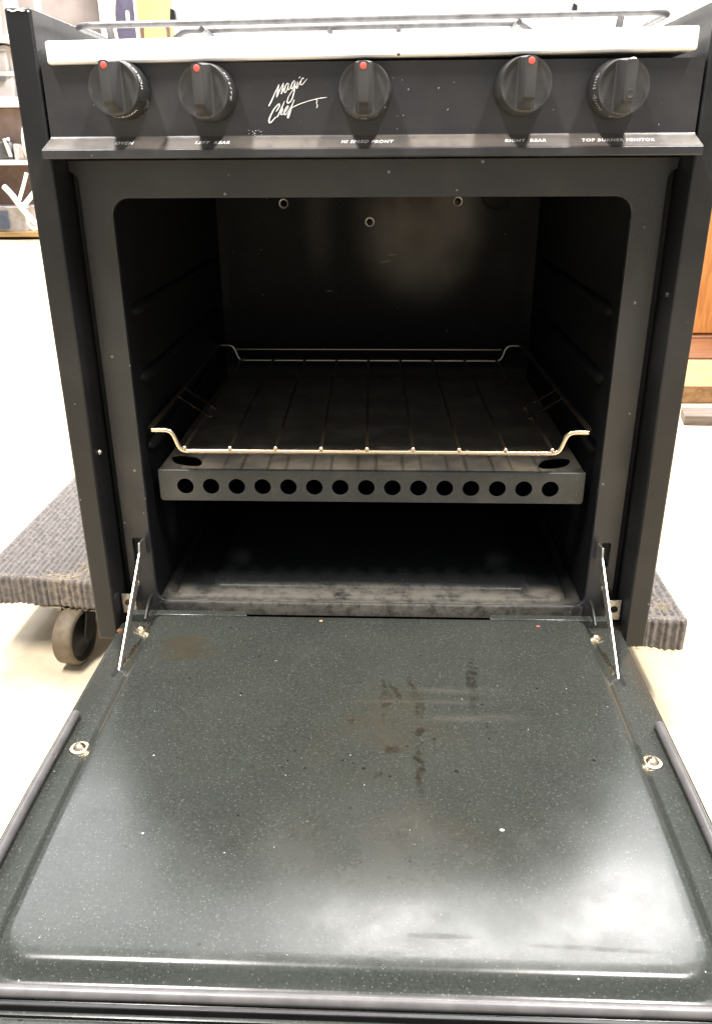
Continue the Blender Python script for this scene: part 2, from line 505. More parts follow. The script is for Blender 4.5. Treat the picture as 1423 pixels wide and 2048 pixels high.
# ================================================================ THE OVEN
HW = 0.2600          # half outer width
XI = 0.2405          # inner face of the side panels
YF = 0.030           # face frame plane
oven = empty('oven', (0, 0, 0))
tag(oven, 'black slide-in gas oven range with its door hanging open', 'oven')

# side panels
for s in (-1, 1):
    bm = bmesh.new()
    a, b = sorted((s*HW, s*XI))
    box(bm, a, b, 0.0, 0.50, 0.0, 0.5255)
    p = obj('side_panel', bm, M_side, oven, bevel=0.0018)
    bm = bmesh.new()
    # chipped paint along the top front corner
    for k in range(9):
        x = a+0.002+random.random()*0.0155; w = 0.0006+random.random()*0.0013
        z = 0.5240-random.random()*0.0012
        tube(bm, [(x, -0.0001, z), (x+w, -0.0002, z-0.0004*random.random()), (x+2*w, -0.0001, z)], [0.0003, 0.0006, 0.0002], 5)
    obj('paint_chip', bm, M_ink, p)
    # small metal plug on the inner side of the panel
    bm = bmesh.new()
    zz = 0.185 if s < 0 else 0.3227
    lathe(bm, [(0, 0.0022), (0.0016, 0.0019), (0.0024, 0.0008), (0.0026, 0)],
          Matrix.Translation((s*XI, 0.016, zz)) @ Matrix.Rotation(-s*PI/2, 4, 'Y'), 14)
    obj('plug', bm, M_zinc if s < 0 else M_paint, p, smooth=True)

# back and base sheets
bm = bmesh.new(); box(bm, -XI, XI, 0.485, 0.4995, 0.002, 0.503)
obj('back_panel', bm, M_paint, oven)
bm = bmesh.new(); box(bm, -XI, XI, 0.034, 0.484, 0.001, 0.006)
obj('base_panel', bm, M_paint, oven)

# face frame with the rounded opening and the arm slots
OX, OZ0, OZ1 = 0.2080, 0.0265, 0.3965
bm = bmesh.new()
def arc(cx, cz, r, a0, a1): return [(cx+r*math.cos(math.radians(a0+(a1-a0)*k/6)), cz+r*math.sin(math.radians(a0+(a1-a0)*k/6))) for k in range(7)]
outer = [(-0.2330, 0.012), (0.2330, 0.012)]+arc(0.2402, 0.4090, 0.0072, 180, 95)+[(0.2402, 0.4250), (-0.2402, 0.4250)]+arc(-0.2402, 0.4090, 0.0072, 85, 0)
hole = rrect(-OX, OX, OZ0, OZ1, [0.010, 0.014, 0.014, 0.010])
slots = [rrect(s*0.2215-0.0042, s*0.2215+0.0042, 0.0690, 0.0935, 0.0012, 3) for s in (-1, 1)]
plate_with_holes(bm, outer, [hole]+slots, YF, 0.004)
face = obj('face_frame', bm, M_paint, oven, bevel=0.0006)
for s in (-1, 1):
    bm = bmesh.new(); box(bm, s*0.2215-0.006, s*0.2215+0.006, YF+0.0045, YF+0.0055, 0.066, 0.096)  # dark sheet painting the shade inside the slot
    obj('slot_shade_sheet', bm, M_gapdark, face)
bm = bmesh.new(); box(bm, -XI+0.0002, XI-0.0002, YF+0.012, YF+0.0135, 0.4062, 0.424)  # dark sheet painting the shade in the gap under the lip
obj('gap_shade_sheet', bm, M_gapdark, face)
for s in (-1, 1):
    bm = bmesh.new(); a, b = sorted((s*0.2090, s*(XI-0.0002))); box(bm, a, b, YF+0.012, YF+0.0135, 0.007, 0.4060)  # dark sheet painting the shade in the side gap
    obj('gap_shade_sheet', bm, M_gapdark, face)
# drop of the frame below the lip and its dark reveal
# oven cavity: walls, back, ceiling
bm = bmesh.new()
BY = 0.440
fr = [(p[0], YF+0.0042, p[1]) for p in hole]
f2 = [(p[0]*1.0, YF+0.012, p[1]) for p in rrect(-OX+0.0006, OX-0.0006, 0.0145, 0.4055, 0.012)]
bk0 = [(p[0], BY-0.012, p[1]) for p in rrect(-OX+0.001, OX-0.001, 0.0145, 0.4055, 0.016)]
bk = [(p[0], BY-0.003, p[1]) for p in rrect(-OX+0.004, OX-0.004, 0.0175, 0.4025, 0.014)]
bk2 = [(p[0], BY, p[1]) for p in rrect(-OX+0.013, OX-0.013, 0.0265, 0.3935, 0.010)]
loft(bm, [fr, f2, bk0, bk, bk2])
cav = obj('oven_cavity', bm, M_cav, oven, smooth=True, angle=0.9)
# embossed rack guides on the side walls
for s in (-1, 1):
    for z, y0 in ((0.3030, 0.054), (0.2425, 0.058), (0.1775, 0.056)):
        bm = bmesh.new()
        x = s*(OX-0.0005)
        pts = [(x, y0-0.004, z), (x, y0, z), (x, y0+0.006, z), (x, y0+0.02, z), (x, 0.40, z), (x, 0.412, z)]
        tube(bm, pts, [0.0004, 0.0042, 0.0060, 0.0062, 0.0062, 0.0005], 14)
        obj('rack_guide', bm, M_cav, cav, smooth=True, angle=1.2)
# screws on the back wall, vent ring
for x, z in ((-0.1181, 0.3717), (0.1021, 0.3732), (-0.0088, 0.3491)):
    bm = bmesh.new()
    Mx = Matrix.Translation((x, BY, z)) @ Matrix.Rotation(PI/2, 4, 'X')
    lathe(bm, [(0.0042, 0.0002), (0.0044, 0.0012), (0.0056, 0.0014), (0.0062, 0.0010), (0.0063, 0)], Mx, 28)
    w = obj('washer', bm, M_zinc, cav, smooth=True)
    bm = bmesh.new()
    lathe(bm, [(0, 0.0022), (0.0012, 0.0021), (0.0026, 0.0016), (0.0034, 0.0004), (0.0042, 0.0003)], Mx, 20)
    obj('screw', bm, M_cav, w, smooth=True)
bm = bmesh.new()
tube(bm, [(0.1500+0.017*math.cos(a), BY-0.0005, 0.3790+0.015*math.sin(a)) for a in [2*PI*k/40 for k in range(40)]], 0.0016, 8, cyc=True)
obj('vent_ring', bm, M_gapdark, cav, smooth=True)

# bottom pan: rolled front rim, stepped floor
bm = bmesh.new()
def pl(x0, x1, y0, y1, z, r): return [(p[0], p[1], z) for p in rrect(x0, x1, y0, y1, r)]
yb = BY-0.004
fx = OX-0.0006
L0 = [(p[0], p[1], 0.0125) for p in rrect(-fx, fx, YF-0.0012, yb, 0.003)]
L1 = [(p[0], p[1], 0.0240) for p in rrect(-fx, fx, YF-0.0012, yb, 0.003)]
L2 = [(p[0], p[1], 0.0258) for p in rrect(-fx+0.0005, fx-0.0005, YF-0.0004, yb, 0.004)]
L3 = [(p[0], p[1], 0.0268) for p in rrect(-fx+0.002, fx-0.002, YF+0.0018, yb, 0.007)]
L4 = [(p[0], p[1], 0.0262) for p in rrect(-fx+0.005, fx-0.005, YF+0.0060, yb-0.004, 0.011)]
L5 = [(p[0], p[1], 0.0228) for p in rrect(-fx+0.009, fx-0.009, YF+0.0105, yb-0.009, 0.014)]
def pr(x, y0, z, r): return [(p[0], p[1], z) for p in rrect(-x, x, y0, yb-0.012-(0.2-x)*0.3, r)]
LP = [pr(0.1960, YF+0.0150, 0.0222, 0.012), pr(0.1945, YF+0.0162, 0.0240, 0.011), pr(0.1925, YF+0.0185, 0.0249, 0.010),
      pr(0.1620, YF+0.0330, 0.0246, 0.010), pr(0.1605, YF+0.0342, 0.0262, 0.010), pr(0.1585, YF+0.0362, 0.0272, 0.009), pr(0.1500, YF+0.0420, 0.0270, 0.008)]
loft(bm, [L0, L1, L2, L3, L4, L5]+LP)
obj('bottom_pan', bm, M_pan, oven, smooth=True, angle=1.0)

# burner baffle: folded sheet with a row of holes
BF = 0.050
bm = bmesh.new()
holes = [circle(-0.1748+0.02454*k, 0.1395, 0.0079, 28) for k in range(15)]
plate_with_holes(bm, rrect(-0.1995, 0.2000, 0.1250, 0.1540, [0.003, 0.001, 0.001, 0.003], 4), holes, BF, 0.0014)
baf = obj('burner_baffle', bm, M_baffle, oven)
bm = bmesh.new()
# top sheet with two eye-shaped openings near its front corners
def eye(cx, cy, a, b, rot):
    out = []
    for k in range(28):
        th = 2*PI*k/28
        x = a*math.cos(th); y = b*math.sin(th)*(1-0.25*abs(math.cos(th)))
        out.append((cx+x*math.cos(rot)-y*math.sin(rot), cy+x*math.sin(rot)+y*math.cos(rot)))
    return out
edges = []
loops = []
for lp in ([(-0.1985, BF+0.0025), (0.1990, BF+0.0025), (0.1990, 0.40), (-0.1985, 0.40)], eye(-0.178, 0.0765, 0.021, 0.0125, -0.75), eye(0.176, 0.0765, 0.021, 0.0125, 0.75)):
    vs = [bm.verts.new((p[0], p[1], 0.1560)) for p in lp]; loops.append(vs)
    for i in range(len(vs)): edges.append(bm.edges.new((vs[i], vs[(i+1) % len(vs)])))
bmesh.ops.triangle_fill(bm, use_beauty=True, use_dissolve=False, edges=edges)
r = bmesh.ops.extrude_face_region(bm, geom=bm.faces[:])
bmesh.ops.translate(bm, vec=(0, 0, -0.0012), verts=[g for g in r['geom'] if isinstance(g, bmesh.types.BMVert)])
obj('top_sheet', bm, M_top, baf)
bm = bmesh.new()
prism(bm, [(BF, 0.1538), (BF+0.0004, 0.1552), (BF+0.0014, 0.1561), (BF+0.0028, 0.1562), (BF+0.0028, 0.1548), (BF+0.0016, 0.1538)], 'x', -0.1995, 0.2000)
obj('folded_edge', bm, M_baffle, baf, smooth=True, angle=0.9)

# control panel: flat fascia, sloped ledge, lip
bm = bmesh.new()
prof = [(0.0, 0.4895), (0.0, 0.4412), (-0.0008, 0.4402), (-0.0020, 0.4394), (-0.0155, 0.4325), (-0.0163, 0.4317), (-0.0164, 0.4270),
        (-0.0158, 0.4262), (-0.0148, 0.4258), (0.012, 0.4258), (0.034, 0.4290), (0.034, 0.4895)]
xs = []
def lipw(y): return 0.2385 if y > -0.001 else 0.2385+0.0022*min(1, -y/0.012)
A = [bm.verts.new((-lipw(y), y, z)) for y, z in prof]; B = [bm.verts.new((lipw(y), y, z)) for y, z in prof]
n = len(prof)
bm.faces.new(A); bm.faces.new(B[::-1])
for i in range(n): bm.faces.new((A[i], B[i], B[(i+1) % n], A[(i+1) % n]))
cp = obj('control_panel', bm, M_panel, oven, smooth=True, angle=0.5)

# printed words on the ledge
sl = Vector((0, 0.0135, 0.0069)).normalized(); nrm = Vector((0, -sl.z, sl.y))
for body, cx, wid in (('OVEN', -0.1811, 0.0136), ('LEFT  REAR', -0.1151, 0.0258), ('HI SPEED FRONT', -0.0009, 0.0385),
                      ('RIGHT  REAR', 0.1145, 0.0298), ('TOP BURNER IGNITOR', 0.1812, 0.0520)):
    vf = text_verts(body, 0.0062, 0.22, 0.00022, 1.2)
    w0 = max(v[0] for v in vf[0])-min(v[0] for v in vf[0])
    k = wid/w0
    org = Vector((cx, -0.0082, 0.43623))+nrm*0.00025
    bm = bmesh.new()
    add_text(bm, vf, lambda x, y: org+Vector((x*k, 0, 0))+sl*(y*0.95))
    obj('printed_label', bm, M_ink, cp)
# index lines above the knobs
for x in (-0.1775, -0.1137, 0.1085, 0.1775):
    bm = bmesh.new(); box(bm, x-0.0006, x+0.0006, -0.0003, 0.0001, 0.4800, 0.4890)
    obj('index_mark', bm, M_inkdim, cp)

# script logo drawn as tapering pen strokes (points in a 150 x 120 drawing, then width)
STROKES = [
 [(163,682,9),(175,655,15),(215,580,14),(270,455,12),(320,345,9),(358,262,6)],
 [(356,262,5),(350,310,12),(335,400,15),(316,508,13)],
 [(316,508,10),(345,440,12),(385,350,9),(447,235,5)],
 [(447,235,4),(440,290,11),(425,360,14),(404,446,12)],
 [(404,446,9),(430,390,9),(470,320,8),(505,260,8),(532,240,9)],
 [(532,240,8),(495,275,10),(468,345,13),(462,400,12),(480,418,10),(510,375,8),(532,300,8)],
 [(545,245,6),(535,300,11),(528,345,11),(545,362,9),(575,320,7),(620,235,7),(655,190,8)],
 [(655,190,8),(620,225,10),(595,285,12),(592,335,11),(612,345,9),(640,295,8),(660,230,8)],
 [(668,205,6),(660,300,13),(650,400,13),(615,530,13),(570,600,11),(530,615,12),(520,590,12),(540,510,9),(590,420,7),(640,350,6),(700,285,5)],
 [(716,215,6),(702,270,12),(692,325,12),(706,336,9),(730,285,7),(765,205,5)],
 [(738,152,6),(752,130,9),(762,118,5)],
 [(826,165,9),(815,142,8),(790,170,11),(770,225,12),(768,262,11),(800,268,9),(840,225,7),(895,158,4)],
 [(305,782,6),(340,730,12),(372,665,12),(366,636,11),(335,652,10),(270,730,12),(215,830,15),(178,920,17),(172,985,15),(205,988,13),(250,945,11),(305,880,7)],
 [(468,578,4),(440,650,11),(400,740,13),(350,850,13),(322,888,10)],
 [(335,870,8),(375,800,9),(420,730,10),(436,732,10),(415,790,11),(398,832,11),(425,838,8)],
 [(425,838,6),(480,790,7),(530,720,8),(540,675,9),(515,685,9),(480,750,12),(462,815,12),(482,840,10),(530,790,6)],
 [(530,790,5),(590,700,8),(635,610,9),(655,550,6)],
 [(645,570,6),(610,680,12),(575,800,13),(545,895,12),(530,885,11),(540,830,9),(575,760,8),(612,705,6)],
 [(605,712,5),(690,665,8),(800,620,8),(920,580,7),(1050,545,7),(1160,522,8),(1275,508,6)],
 [(1062,548,5),(1092,560,9),(1085,620,6),(1100,660,9),(1090,712,8)],
]
def logo_pt(px, py):
    dx = px/9.487; dy = py/9.487
    return Vector((-0.0781+dx*(0.0543/150)-dy*(0.0021/120), -0.00045, 0.4843-dy*(0.0394/120)-dx*(0.0005/150)))
bm = bmesh.new()
for st in STROKES:
    P = [logo_pt(a, b) for a, b, w in st]; Wd = [w*0.5/9.487*0.000345*1.75 for a, b, w in st]
    Q = []; QW = []
    for i in range(len(P)-1):     # Catmull-Rom
        p0, p1, p2, p3 = P[max(i-1, 0)], P[i], P[i+1], P[min(i+2, len(P)-1)]
        for k in range(6):
            u = k/6
            Q.append(0.5*((2*p1)+(-p0+p2)*u+(2*p0-5*p1+4*p2-p3)*u*u+(-p0+3*p1-3*p2+p3)*u**3))
            QW.append(Wd[i]*(1-u)+Wd[i+1]*u)
    Q.append(P[-1]); QW.append(Wd[-1])
    prev = None
    for i, q in enumerate(Q):
        d = (Q[min(i+1, len(Q)-1)]-Q[max(i-1, 0)]).normalized()
        nn = Vector((-d.z, 0, d.x))
        a = bm.verts.new(q+nn*QW[i]); b = bm.verts.new(q-nn*QW[i])
        if prev: bm.faces.new((prev[0], a, b, prev[1]))
        prev = (a, b)
for v in bm.verts: v.co.y += random.uniform(-0.00008, 0.00008)
obj('script_logo', bm, M_ink, cp)
# scuffs and grease flecks on the fascia
bm = bmesh.new()
for k in range(26):
    if k < 12: x = -0.0845+random.gauss(0, 0.0035); z = 0.4405+abs(random.gauss(0, 0.0022))
    else: x = random.uniform(-0.23, 0.23); z = random.uniform(0.443, 0.484)
    l = random.uniform(0.0002, 0.0008); a = random.uniform(0, PI)
    tube(bm, [(x, -0.0002, z), (x+l*math.cos(a), -0.0004, z+l*math.sin(a)), (x+2*l*math.cos(a), -0.0002, z+2.2*l*math.sin(a))],
         [0.00012, random.uniform(0.0002, 0.00045), 0.00012], 5)
tag(obj('scuff', bm, M_inkdim, cp), kind='stuff')

# ---- knobs
RF, RB, KD = 0.0176, 0.0196, 0.0280
BH = 0.0165          # the grip bar stands this far proud of the dial
def skirt(th, s, off=0.0):
    r = RF+(RB-RF)*s+off
    return Vector((r*math.cos(th), -KD+s*(KD-0.001), r*math.sin(th)))
def knob_mesh():
    bm = bmesh.new()
    w0, w1 = 0.0036, 0.0062
    def inr(a0, a1, n): return [a0+(a1-a0)*k/n for k in range(n)]
    half = inr(0.0, w0-0.0006, 4)+[w0-0.0006, w0-0.0002, w0+0.0003, (w0+w1)/2, w1-0.0003, w1+0.0002, w1+0.0008]+inr(w1+0.0014, RF*0.999, 13)+[RF*0.999]
    xs = [-x for x in half[:0:-1]]+half
    rows = 26
    def top(x):
        return math.sqrt(max(RF*RF-x*x, 1e-10))+0.0022*math.exp(-(x/0.0046)**4)
    def sm(t): t = max(0.0, min(1.0, t)); return t*t*(3-2*t)
    def hgt(x, z):
        ax = abs(x)
        if ax <= w0-0.0006: h = 1.0
        elif ax <= w0+0.0003: h = 1-0.06*((ax-w0+0.0006)/0.0009)**2
        elif ax >= w1+0.0008: h = 0.0
        elif ax > w1-0.0003: h = 0.05*(w1+0.0008-ax)/0.0011
        else: h = 0.94-0.89*(ax-w0-0.0003)/(w1-w0-0.0006)
        foot = sm((z+0.0172)/0.0085)          # slopes down to the dial at its foot
        return BH*h*foot
    def dish(x, z):
        r = math.hypot(x, z)/RF
        return 0.0012*(1-sm((r-0.75)/0.25)) if r < 1 else 0.0
    grid = []
    for x in xs:
        b = -math.sqrt(max(RF*RF-x*x, 1e-10)); tp = top(x)
        col = []
        for k in range(rows+1):
            u = k/rows
            z = b+(tp-b)*u
            h = hgt(x, z)
            zz = z-0.0038*(h/BH)*sm(z/RF)
            col.append(bm.verts.new((x, -KD-h+(dish(x, z) if h < 0.001 else 0), zz)))
        grid.append(col)
    for a, b in zip(grid, grid[1:]):
        for k in range(rows):
            bm.faces.new((a[k], b[k], b[k+1], a[k+1]))
    rim = [c[-1] for c in grid]+[grid[-1][k] for k in range(rows-1, 0, -1)]+[c[0] for c in grid[::-1]]+[grid[0][k] for k in range(1, rows)]
    rings = [rim]
    for s in (0.02, 0.10, 0.5, 0.9, 1.0):
        ring = []
        for v in rim:
            th = math.atan2(v.co.z, v.co.x)
            p = skirt(th, s)
            rr = math.hypot(v.co.x, v.co.z)
            ex = max(0, rr-RF)*(1-s)
            ring.append(bm.verts.new((p.x+ex*math.cos(th), p.y, p.z+ex*math.sin(th))))
        rings.append(ring)
    n = len(rim)
    for a, b in zip(rings, rings[1:]):
        for k in range(n):
            bm.faces.new((a[k], a[(k+1) % n], b[(k+1) % n], b[k]))
    return bm
def skirt_text(bm, body, size, th0, s0, ksx=1.0):
    vf = text_verts(body, size, 0.15, 0.00006, 1.1)
    add_text(bm, vf, lambda x, y: skirt(th0-x*ksx/0.0188, s0+y/KD, 0.00018))
def skirt_quad(bm, a, b, c, d):
    bm.faces.new([bm.verts.new(skirt(t_, s_, 0.00018)) for t_, s_ in (a, b, c, d)])
D = math.radians
first = None
KNOBS = [('oven knob', -0.1787, 0.4718), ('left', -0.1152, 0.4693), ('front', -0.0023, 0.4698), ('right', 0.1100, 0.4718), ('ign', 0.1768, 0.4695)]
for i, (kn, x, z) in enumerate(KNOBS):
    if first is None:
        k = first = obj('knob', knob_mesh(), M_knob, oven, smooth=True, angle=0.55)
    else:
        k = first.copy(); COL.objects.link(k); k.parent = oven
    k.location = (x, 0, z)
    bm = bmesh.new()
    if i < 4:
        lathe(bm, [(0, 0.0003), (0.0019, 0.0003), (0.0022, 0.0001), (0.0025, -0.0004)],
              Matrix.Translation((0, -KD-BH, 0.0128)) @ Matrix.Rotation(PI/2, 4, 'X'), 20)
        obj('red_dot', bm, M_red, k, smooth=True)
    else:
        lathe(bm, [(0, 0.0001), (0.0020, 0.0001), (0.0026, 0.0004), (0.0028, 0.0000)],
              Matrix.Translation((0.0004, -KD-BH, -0.0050)) @ Matrix.Rotation(PI/2, 4, 'X'), 20)
        obj('worn_dot', bm, M_knob, k, smooth=True)
        bm = bmesh.new()
        tube(bm, [(-0.0032, -KD-BH+0.0006, 0.0148), (-0.0018, -KD-BH+0.0003, 0.0156), (0, -KD-BH+0.0003, 0.0160), (0.0016, -KD-BH+0.0003, 0.0157), (0.0030, -KD-BH+0.0006, 0.0149)],
             [0.0002, 0.0005, 0.0007, 0.0005, 0.0002], 6)
        obj('worn_nose', bm, M_ink, k, smooth=True)
    bm = bmesh.new()
    if i == 0:
        skirt_text(bm, 'PILOT', 0.0056, D(47), 0.30)
        skirt_text(bm, 'On', 0.0066, D(12), 0.30)
        skirt_text(bm, 'Wm', 0.0060, D(-62), 0.34)
        skirt_text(bm, '250', 0.0056, D(-92), 0.34)
        # moulded stop on the skirt
        b2 = bmesh.new(); 
        pts = [skirt(D(-20), 0.74, -0.0006), skirt(D(-26), 0.80, 0.0004), skirt(D(-34), 0.82, 0.0006), skirt(D(-40), 0.8, -0.0006)]
        tube(b2, pts, [0.0008, 0.0020, 0.0020, 0.0008], 8); obj('stop', b2, M_knob, k, smooth=True)
    elif i == 1:
        skirt_text(bm, 'HI', 0.0056, D(34), 0.30)
        skirt_text(bm, 'LITE', 0.0062, D(2), 0.30)
    elif i == 2:
        skirt_text(bm, 'LOW', 0.0056, D(-116), 0.36, 1.15)
        for a, w in ((-88, 5.0), (-62, 5.5), (-38, 6.0)):
            skirt_quad(bm, (D(a-w*0.6), 0.30), (D(a+w*0.6), 0.26), (D(a+w*0.4), 0.42), (D(a-w*0.4), 0.42))
    elif i == 3:
        skirt_text(bm, 'LITE', 0.0058, D(30), 0.30)
    else:
        for a0, a1, s0, s1 in ((150, 182, 0.24, 0.44), (192, 228, 0.24, 0.44), (250, 292, 0.26, 0.44)):
            step = 5.5; a = a0+8; e = 0.028
            skirt_quad(bm, (D(a0+8), s0), (D(a1), s0), (D(a1), s0+e), (D(a0+8), s0+e))
            skirt_quad(bm, (D(a0+8), s1-e), (D(a1), s1-e), (D(a1), s1), (D(a0+8), s1))
            while a < a1+0.1:
                skirt_quad(bm, (D(a-0.7), s0), (D(a+0.7), s0), (D(a+0.7), s1), (D(a-0.7), s1)); a += step
            m = (s0+s1)/2
            skirt_quad(bm, (D(a0), m-0.01), (D(a0), m+0.01), (D(a0+8), s1+0.05), (D(a0+8), s1))
            skirt_quad(bm, (D(a0), m-0.01), (D(a0), m+0.01), (D(a0+8), s0), (D(a0+8), s0-0.05))
    obj('dial_marking', bm, M_ink if i < 2 else M_inkdim, k)

# ---- cooktop: white enamel, a touch higher on the right
bm = bmesh.new()
tilt = math.radians(0.60)
box(bm, -0.2315, 0.2300, -0.0065, 0.478, 0.4912, 0.5062)
ct = obj('cooktop', bm, M_white, oven, bevel=0.0018, seg=4)
ct.matrix_local = Matrix.Translation((0, 0, 0.498)) @ Matrix.Rotation(-tilt, 4, 'Y') @ Matrix.Translation((0, 0, -0.498))
for x, y in ((-0.12, 0.33), (0.12, 0.33), (0.0, 0.15)):
    bm = bmesh.new()
    lathe(bm, [(0.052, 0.0001), (0.050, 0.0012), (0.028, 0.0016), (0.026, 0.0075), (0.024, 0.0085), (0, 0.0088)], Matrix.Translation((x, y, 0.5063)), 36)
    obj('burner', bm, M_grate, ct, smooth=True)
# raised white lid at the back with a dark bumper at each lower corner
bm = bmesh.new()
box(bm, -0.2257, 0.2148, 0.372, 0.386, 0.5125, 0.84)
lid = obj('lid', bm, M_white, oven, bevel=0.003)
for x in (-0.2235, 0.2128):
    bm = bmesh.new(); prism(bm, [(x-0.003, 0.5645), (x+0.0035, 0.5645), (x+0.0028, 0.5740), (x-0.0015, 0.5760)], 'y', 0.364, 0.3715)
    obj('bumper', bm, M_black, lid)

# ---- hinge brackets and support arms
for s in (-1, 1):
    bm = bmesh.new()
    a, b = sorted((s*0.2392, s*0.2255))
    box(bm, a, b, 0.0185, 0.0200, 0.0185, 0.0395)
    br = obj('hinge_bracket', bm, M_zinc, oven, bevel=0.0004)
    bm = bmesh.new()
    lathe(bm, [(0, 0.0018), (0.0022, 0.0014), (0.0034, 0.0004), (0.0035, 0)], Matrix.Translation((s*0.2330, 0.0184, 0.0300)) @ Matrix.Rotation(PI/2, 4, 'X'), 16)
    obj('screw', bm, M_rust if s < 0 else M_gapdark, br, smooth=True)
    bm = bmesh.new()
    xa, xb = sorted((s*0.2150, s*0.2131))
    def bar(P, x0, x1): prism(bm, P, 'x', x0, x1)
    bar([(0.033, 0.0935), (0.0135, 0.0965), (0.0108, 0.0875), (-0.0800, 0.0185), (-0.0720, 0.0185), (0.0140, 0.0720), (0.033, 0.0780)], xa, xb)
    arm = obj('support_arm', bm, M_zinc, oven, bevel=0.0003)
    bm = bmesh.new()
    lathe(bm, [(0, 0.0012), (0.0022, 0.0010), (0.0030, 0)], Matrix.Translation((s*0.2131, -0.0020, 0.0640)) @ Matrix.Rotation(-s*PI/2, 4, 'Y'), 14)
    obj('rivet', bm, M_brass, arm, smooth=True)
    # hinge leaf: darker plate standing behind the arm
    bm = bmesh.new()
    xa, xb = sorted((s*0.2120, s*0.2100))
    prism(bm, [(0.026, 0.036), (0.014, 0.036), (0.002, 0.030), (-0.004, 0.0255), (0.010, 0.0255), (0.022, 0.030)], 'x', xa, xb)
    obj('hinge_leaf', bm, M_leaf, oven, bevel=0.0003)

# ---- the open door
door = empty('door', (0, 0, 0), oven)
DY0, DY1 = 0.0055, -0.3835
DW = 0.2368
bm = bmesh.new()
loft(bm, [[(p[0], p[1], z) for p in rrect(-DW+i, DW-i, DY1+i, DY0-i*0.2, 0.006)] for z, i in
          ((-0.017, 0.0016), (-0.0155, 0.0), (0.0030, 0.0), (0.0050, 0.0007), (0.0053, 0.0022))], cap0=True)
obj('outer_skin', bm, M_black, door, smooth=True, angle=0.7)
def drop(y):
    t_ = max(0.0, -0.19-y)
    return 0.26*t_*t_
def crown(bm):
    for v in bm.verts: v.co.z -= drop(v.co.y)
# inner liner with a pressed raised field
bm = bmesh.new()
def rr_(i, z, r, y1=None, y0=None, xw=None):
    return [(p[0], p[1], z) for p in rrect(-(xw or DW)+i, (xw or DW)-i, (y1 if y1 is not None else DY1)+i, (y0 if y0 is not None else DY0)-i, r, 8)]
def fld(x, y0, y1, z, r): return [(p[0], p[1], z) for p in rrect(-x, x, y0, y1, [r, 0.004, 0.004, r], 8)]
LN = [rr_(0.0012, 0.0060, 0.006), rr_(0.0012, 0.0170, 0.006), rr_(0.0030, 0.0176, 0.006), rr_(0.0042, 0.0188, 0.006),
      fld(0.2085, -0.3660, 0.0016, 0.0190, 0.026), fld(0.2072, -0.3652, 0.0015, 0.0194, 0.025),
      fld(0.2048, -0.3630, 0.0013, 0.0212, 0.024), fld(0.2012, -0.3604, 0.0010, 0.0250, 0.022), fld(0.1994, -0.3588, 0.0007, 0.0264, 0.021),
      fld(0.1978, -0.3574, 0.0002, 0.0271, 0.020), fld(0.1955, -0.3555, -0.0010, 0.0274, 0.018), fld(0.1900, -0.3500, -0.0080, 0.0274, 0.014)]
loft(bm, LN)
for k in range(17):      # the pressed sheet bows down a little towards its front edge
    bmesh.ops.bisect_plane(bm, geom=bm.verts[:]+bm.edges[:]+bm.faces[:], dist=1e-6, plane_co=(0, -0.19-0.0105*k, 0), plane_no=(0, 1, 0))
crown(bm)
obj('door_liner', bm, M_door, door, smooth=True, angle=1.0)
# rear edge tabs: the liner's turned-up rear edge steps back across the middle
for x0, x1 in ((-0.226, -0.1125), (0.1141, 0.226)):
    bm = bmesh.new()
    prism(bm, [(x0, DY0-0.0035), (x1-0.003 if x1 < 0 else x1, DY0-0.0035), (x1-0.003 if x1 < 0 else x1, DY0+0.0042), (x1-0.006 if x1 < 0 else x1, DY0+0.0050), (x0+0.004 if x0 > 0 else x0, DY0+0.0050), (x0, DY0+0.0035)], 'z', 0.0190, 0.0272)
    obj('rear_flange', bm, M_door, door, bevel=0.0008)
# U-shaped tube gasket
bm = bmesh.new()
gx, gy = 0.2280, -0.3728
ys_ = [-0.144-0.02*k for k in range(11)]
pts = [(-gx, y, 0.0218) for y in ys_]+fillet([(-gx, -0.356, 0.0218), (-gx, gy, 0.0218), (gx, gy, 0.0218), (gx, -0.356, 0.0218)], 0.012, 8)+[(gx, y, 0.0218) for y in ys_[::-1]]
tube(bm, pts, 0.0035, 14)
crown(bm)
obj('gasket', bm, M_gasket, door, smooth=True, angle=1.0)
# black trim strip outside the gasket at the front, grey handle edge beyond it
bm = bmesh.new(); box(bm, -DW+0.003, DW-0.003, -0.3806, -0.3780, 0.0080, 0.0222)
crown(bm)
obj('front_trim', bm, M_black, door, bevel=0.0006)
bm = bmesh.new()
prism(bm, [(-0.3840, 0.004), (-0.3840, 0.0165), (-0.3865, 0.0205), (-0.3950, 0.0205), (-0.3990, 0.0170), (-0.3990, 0.004)], 'x', -DW+0.004, DW-0.004)
crown(bm)
obj('handle', bm, M_door, door, smooth=True, angle=0.9, bevel=0.0012)
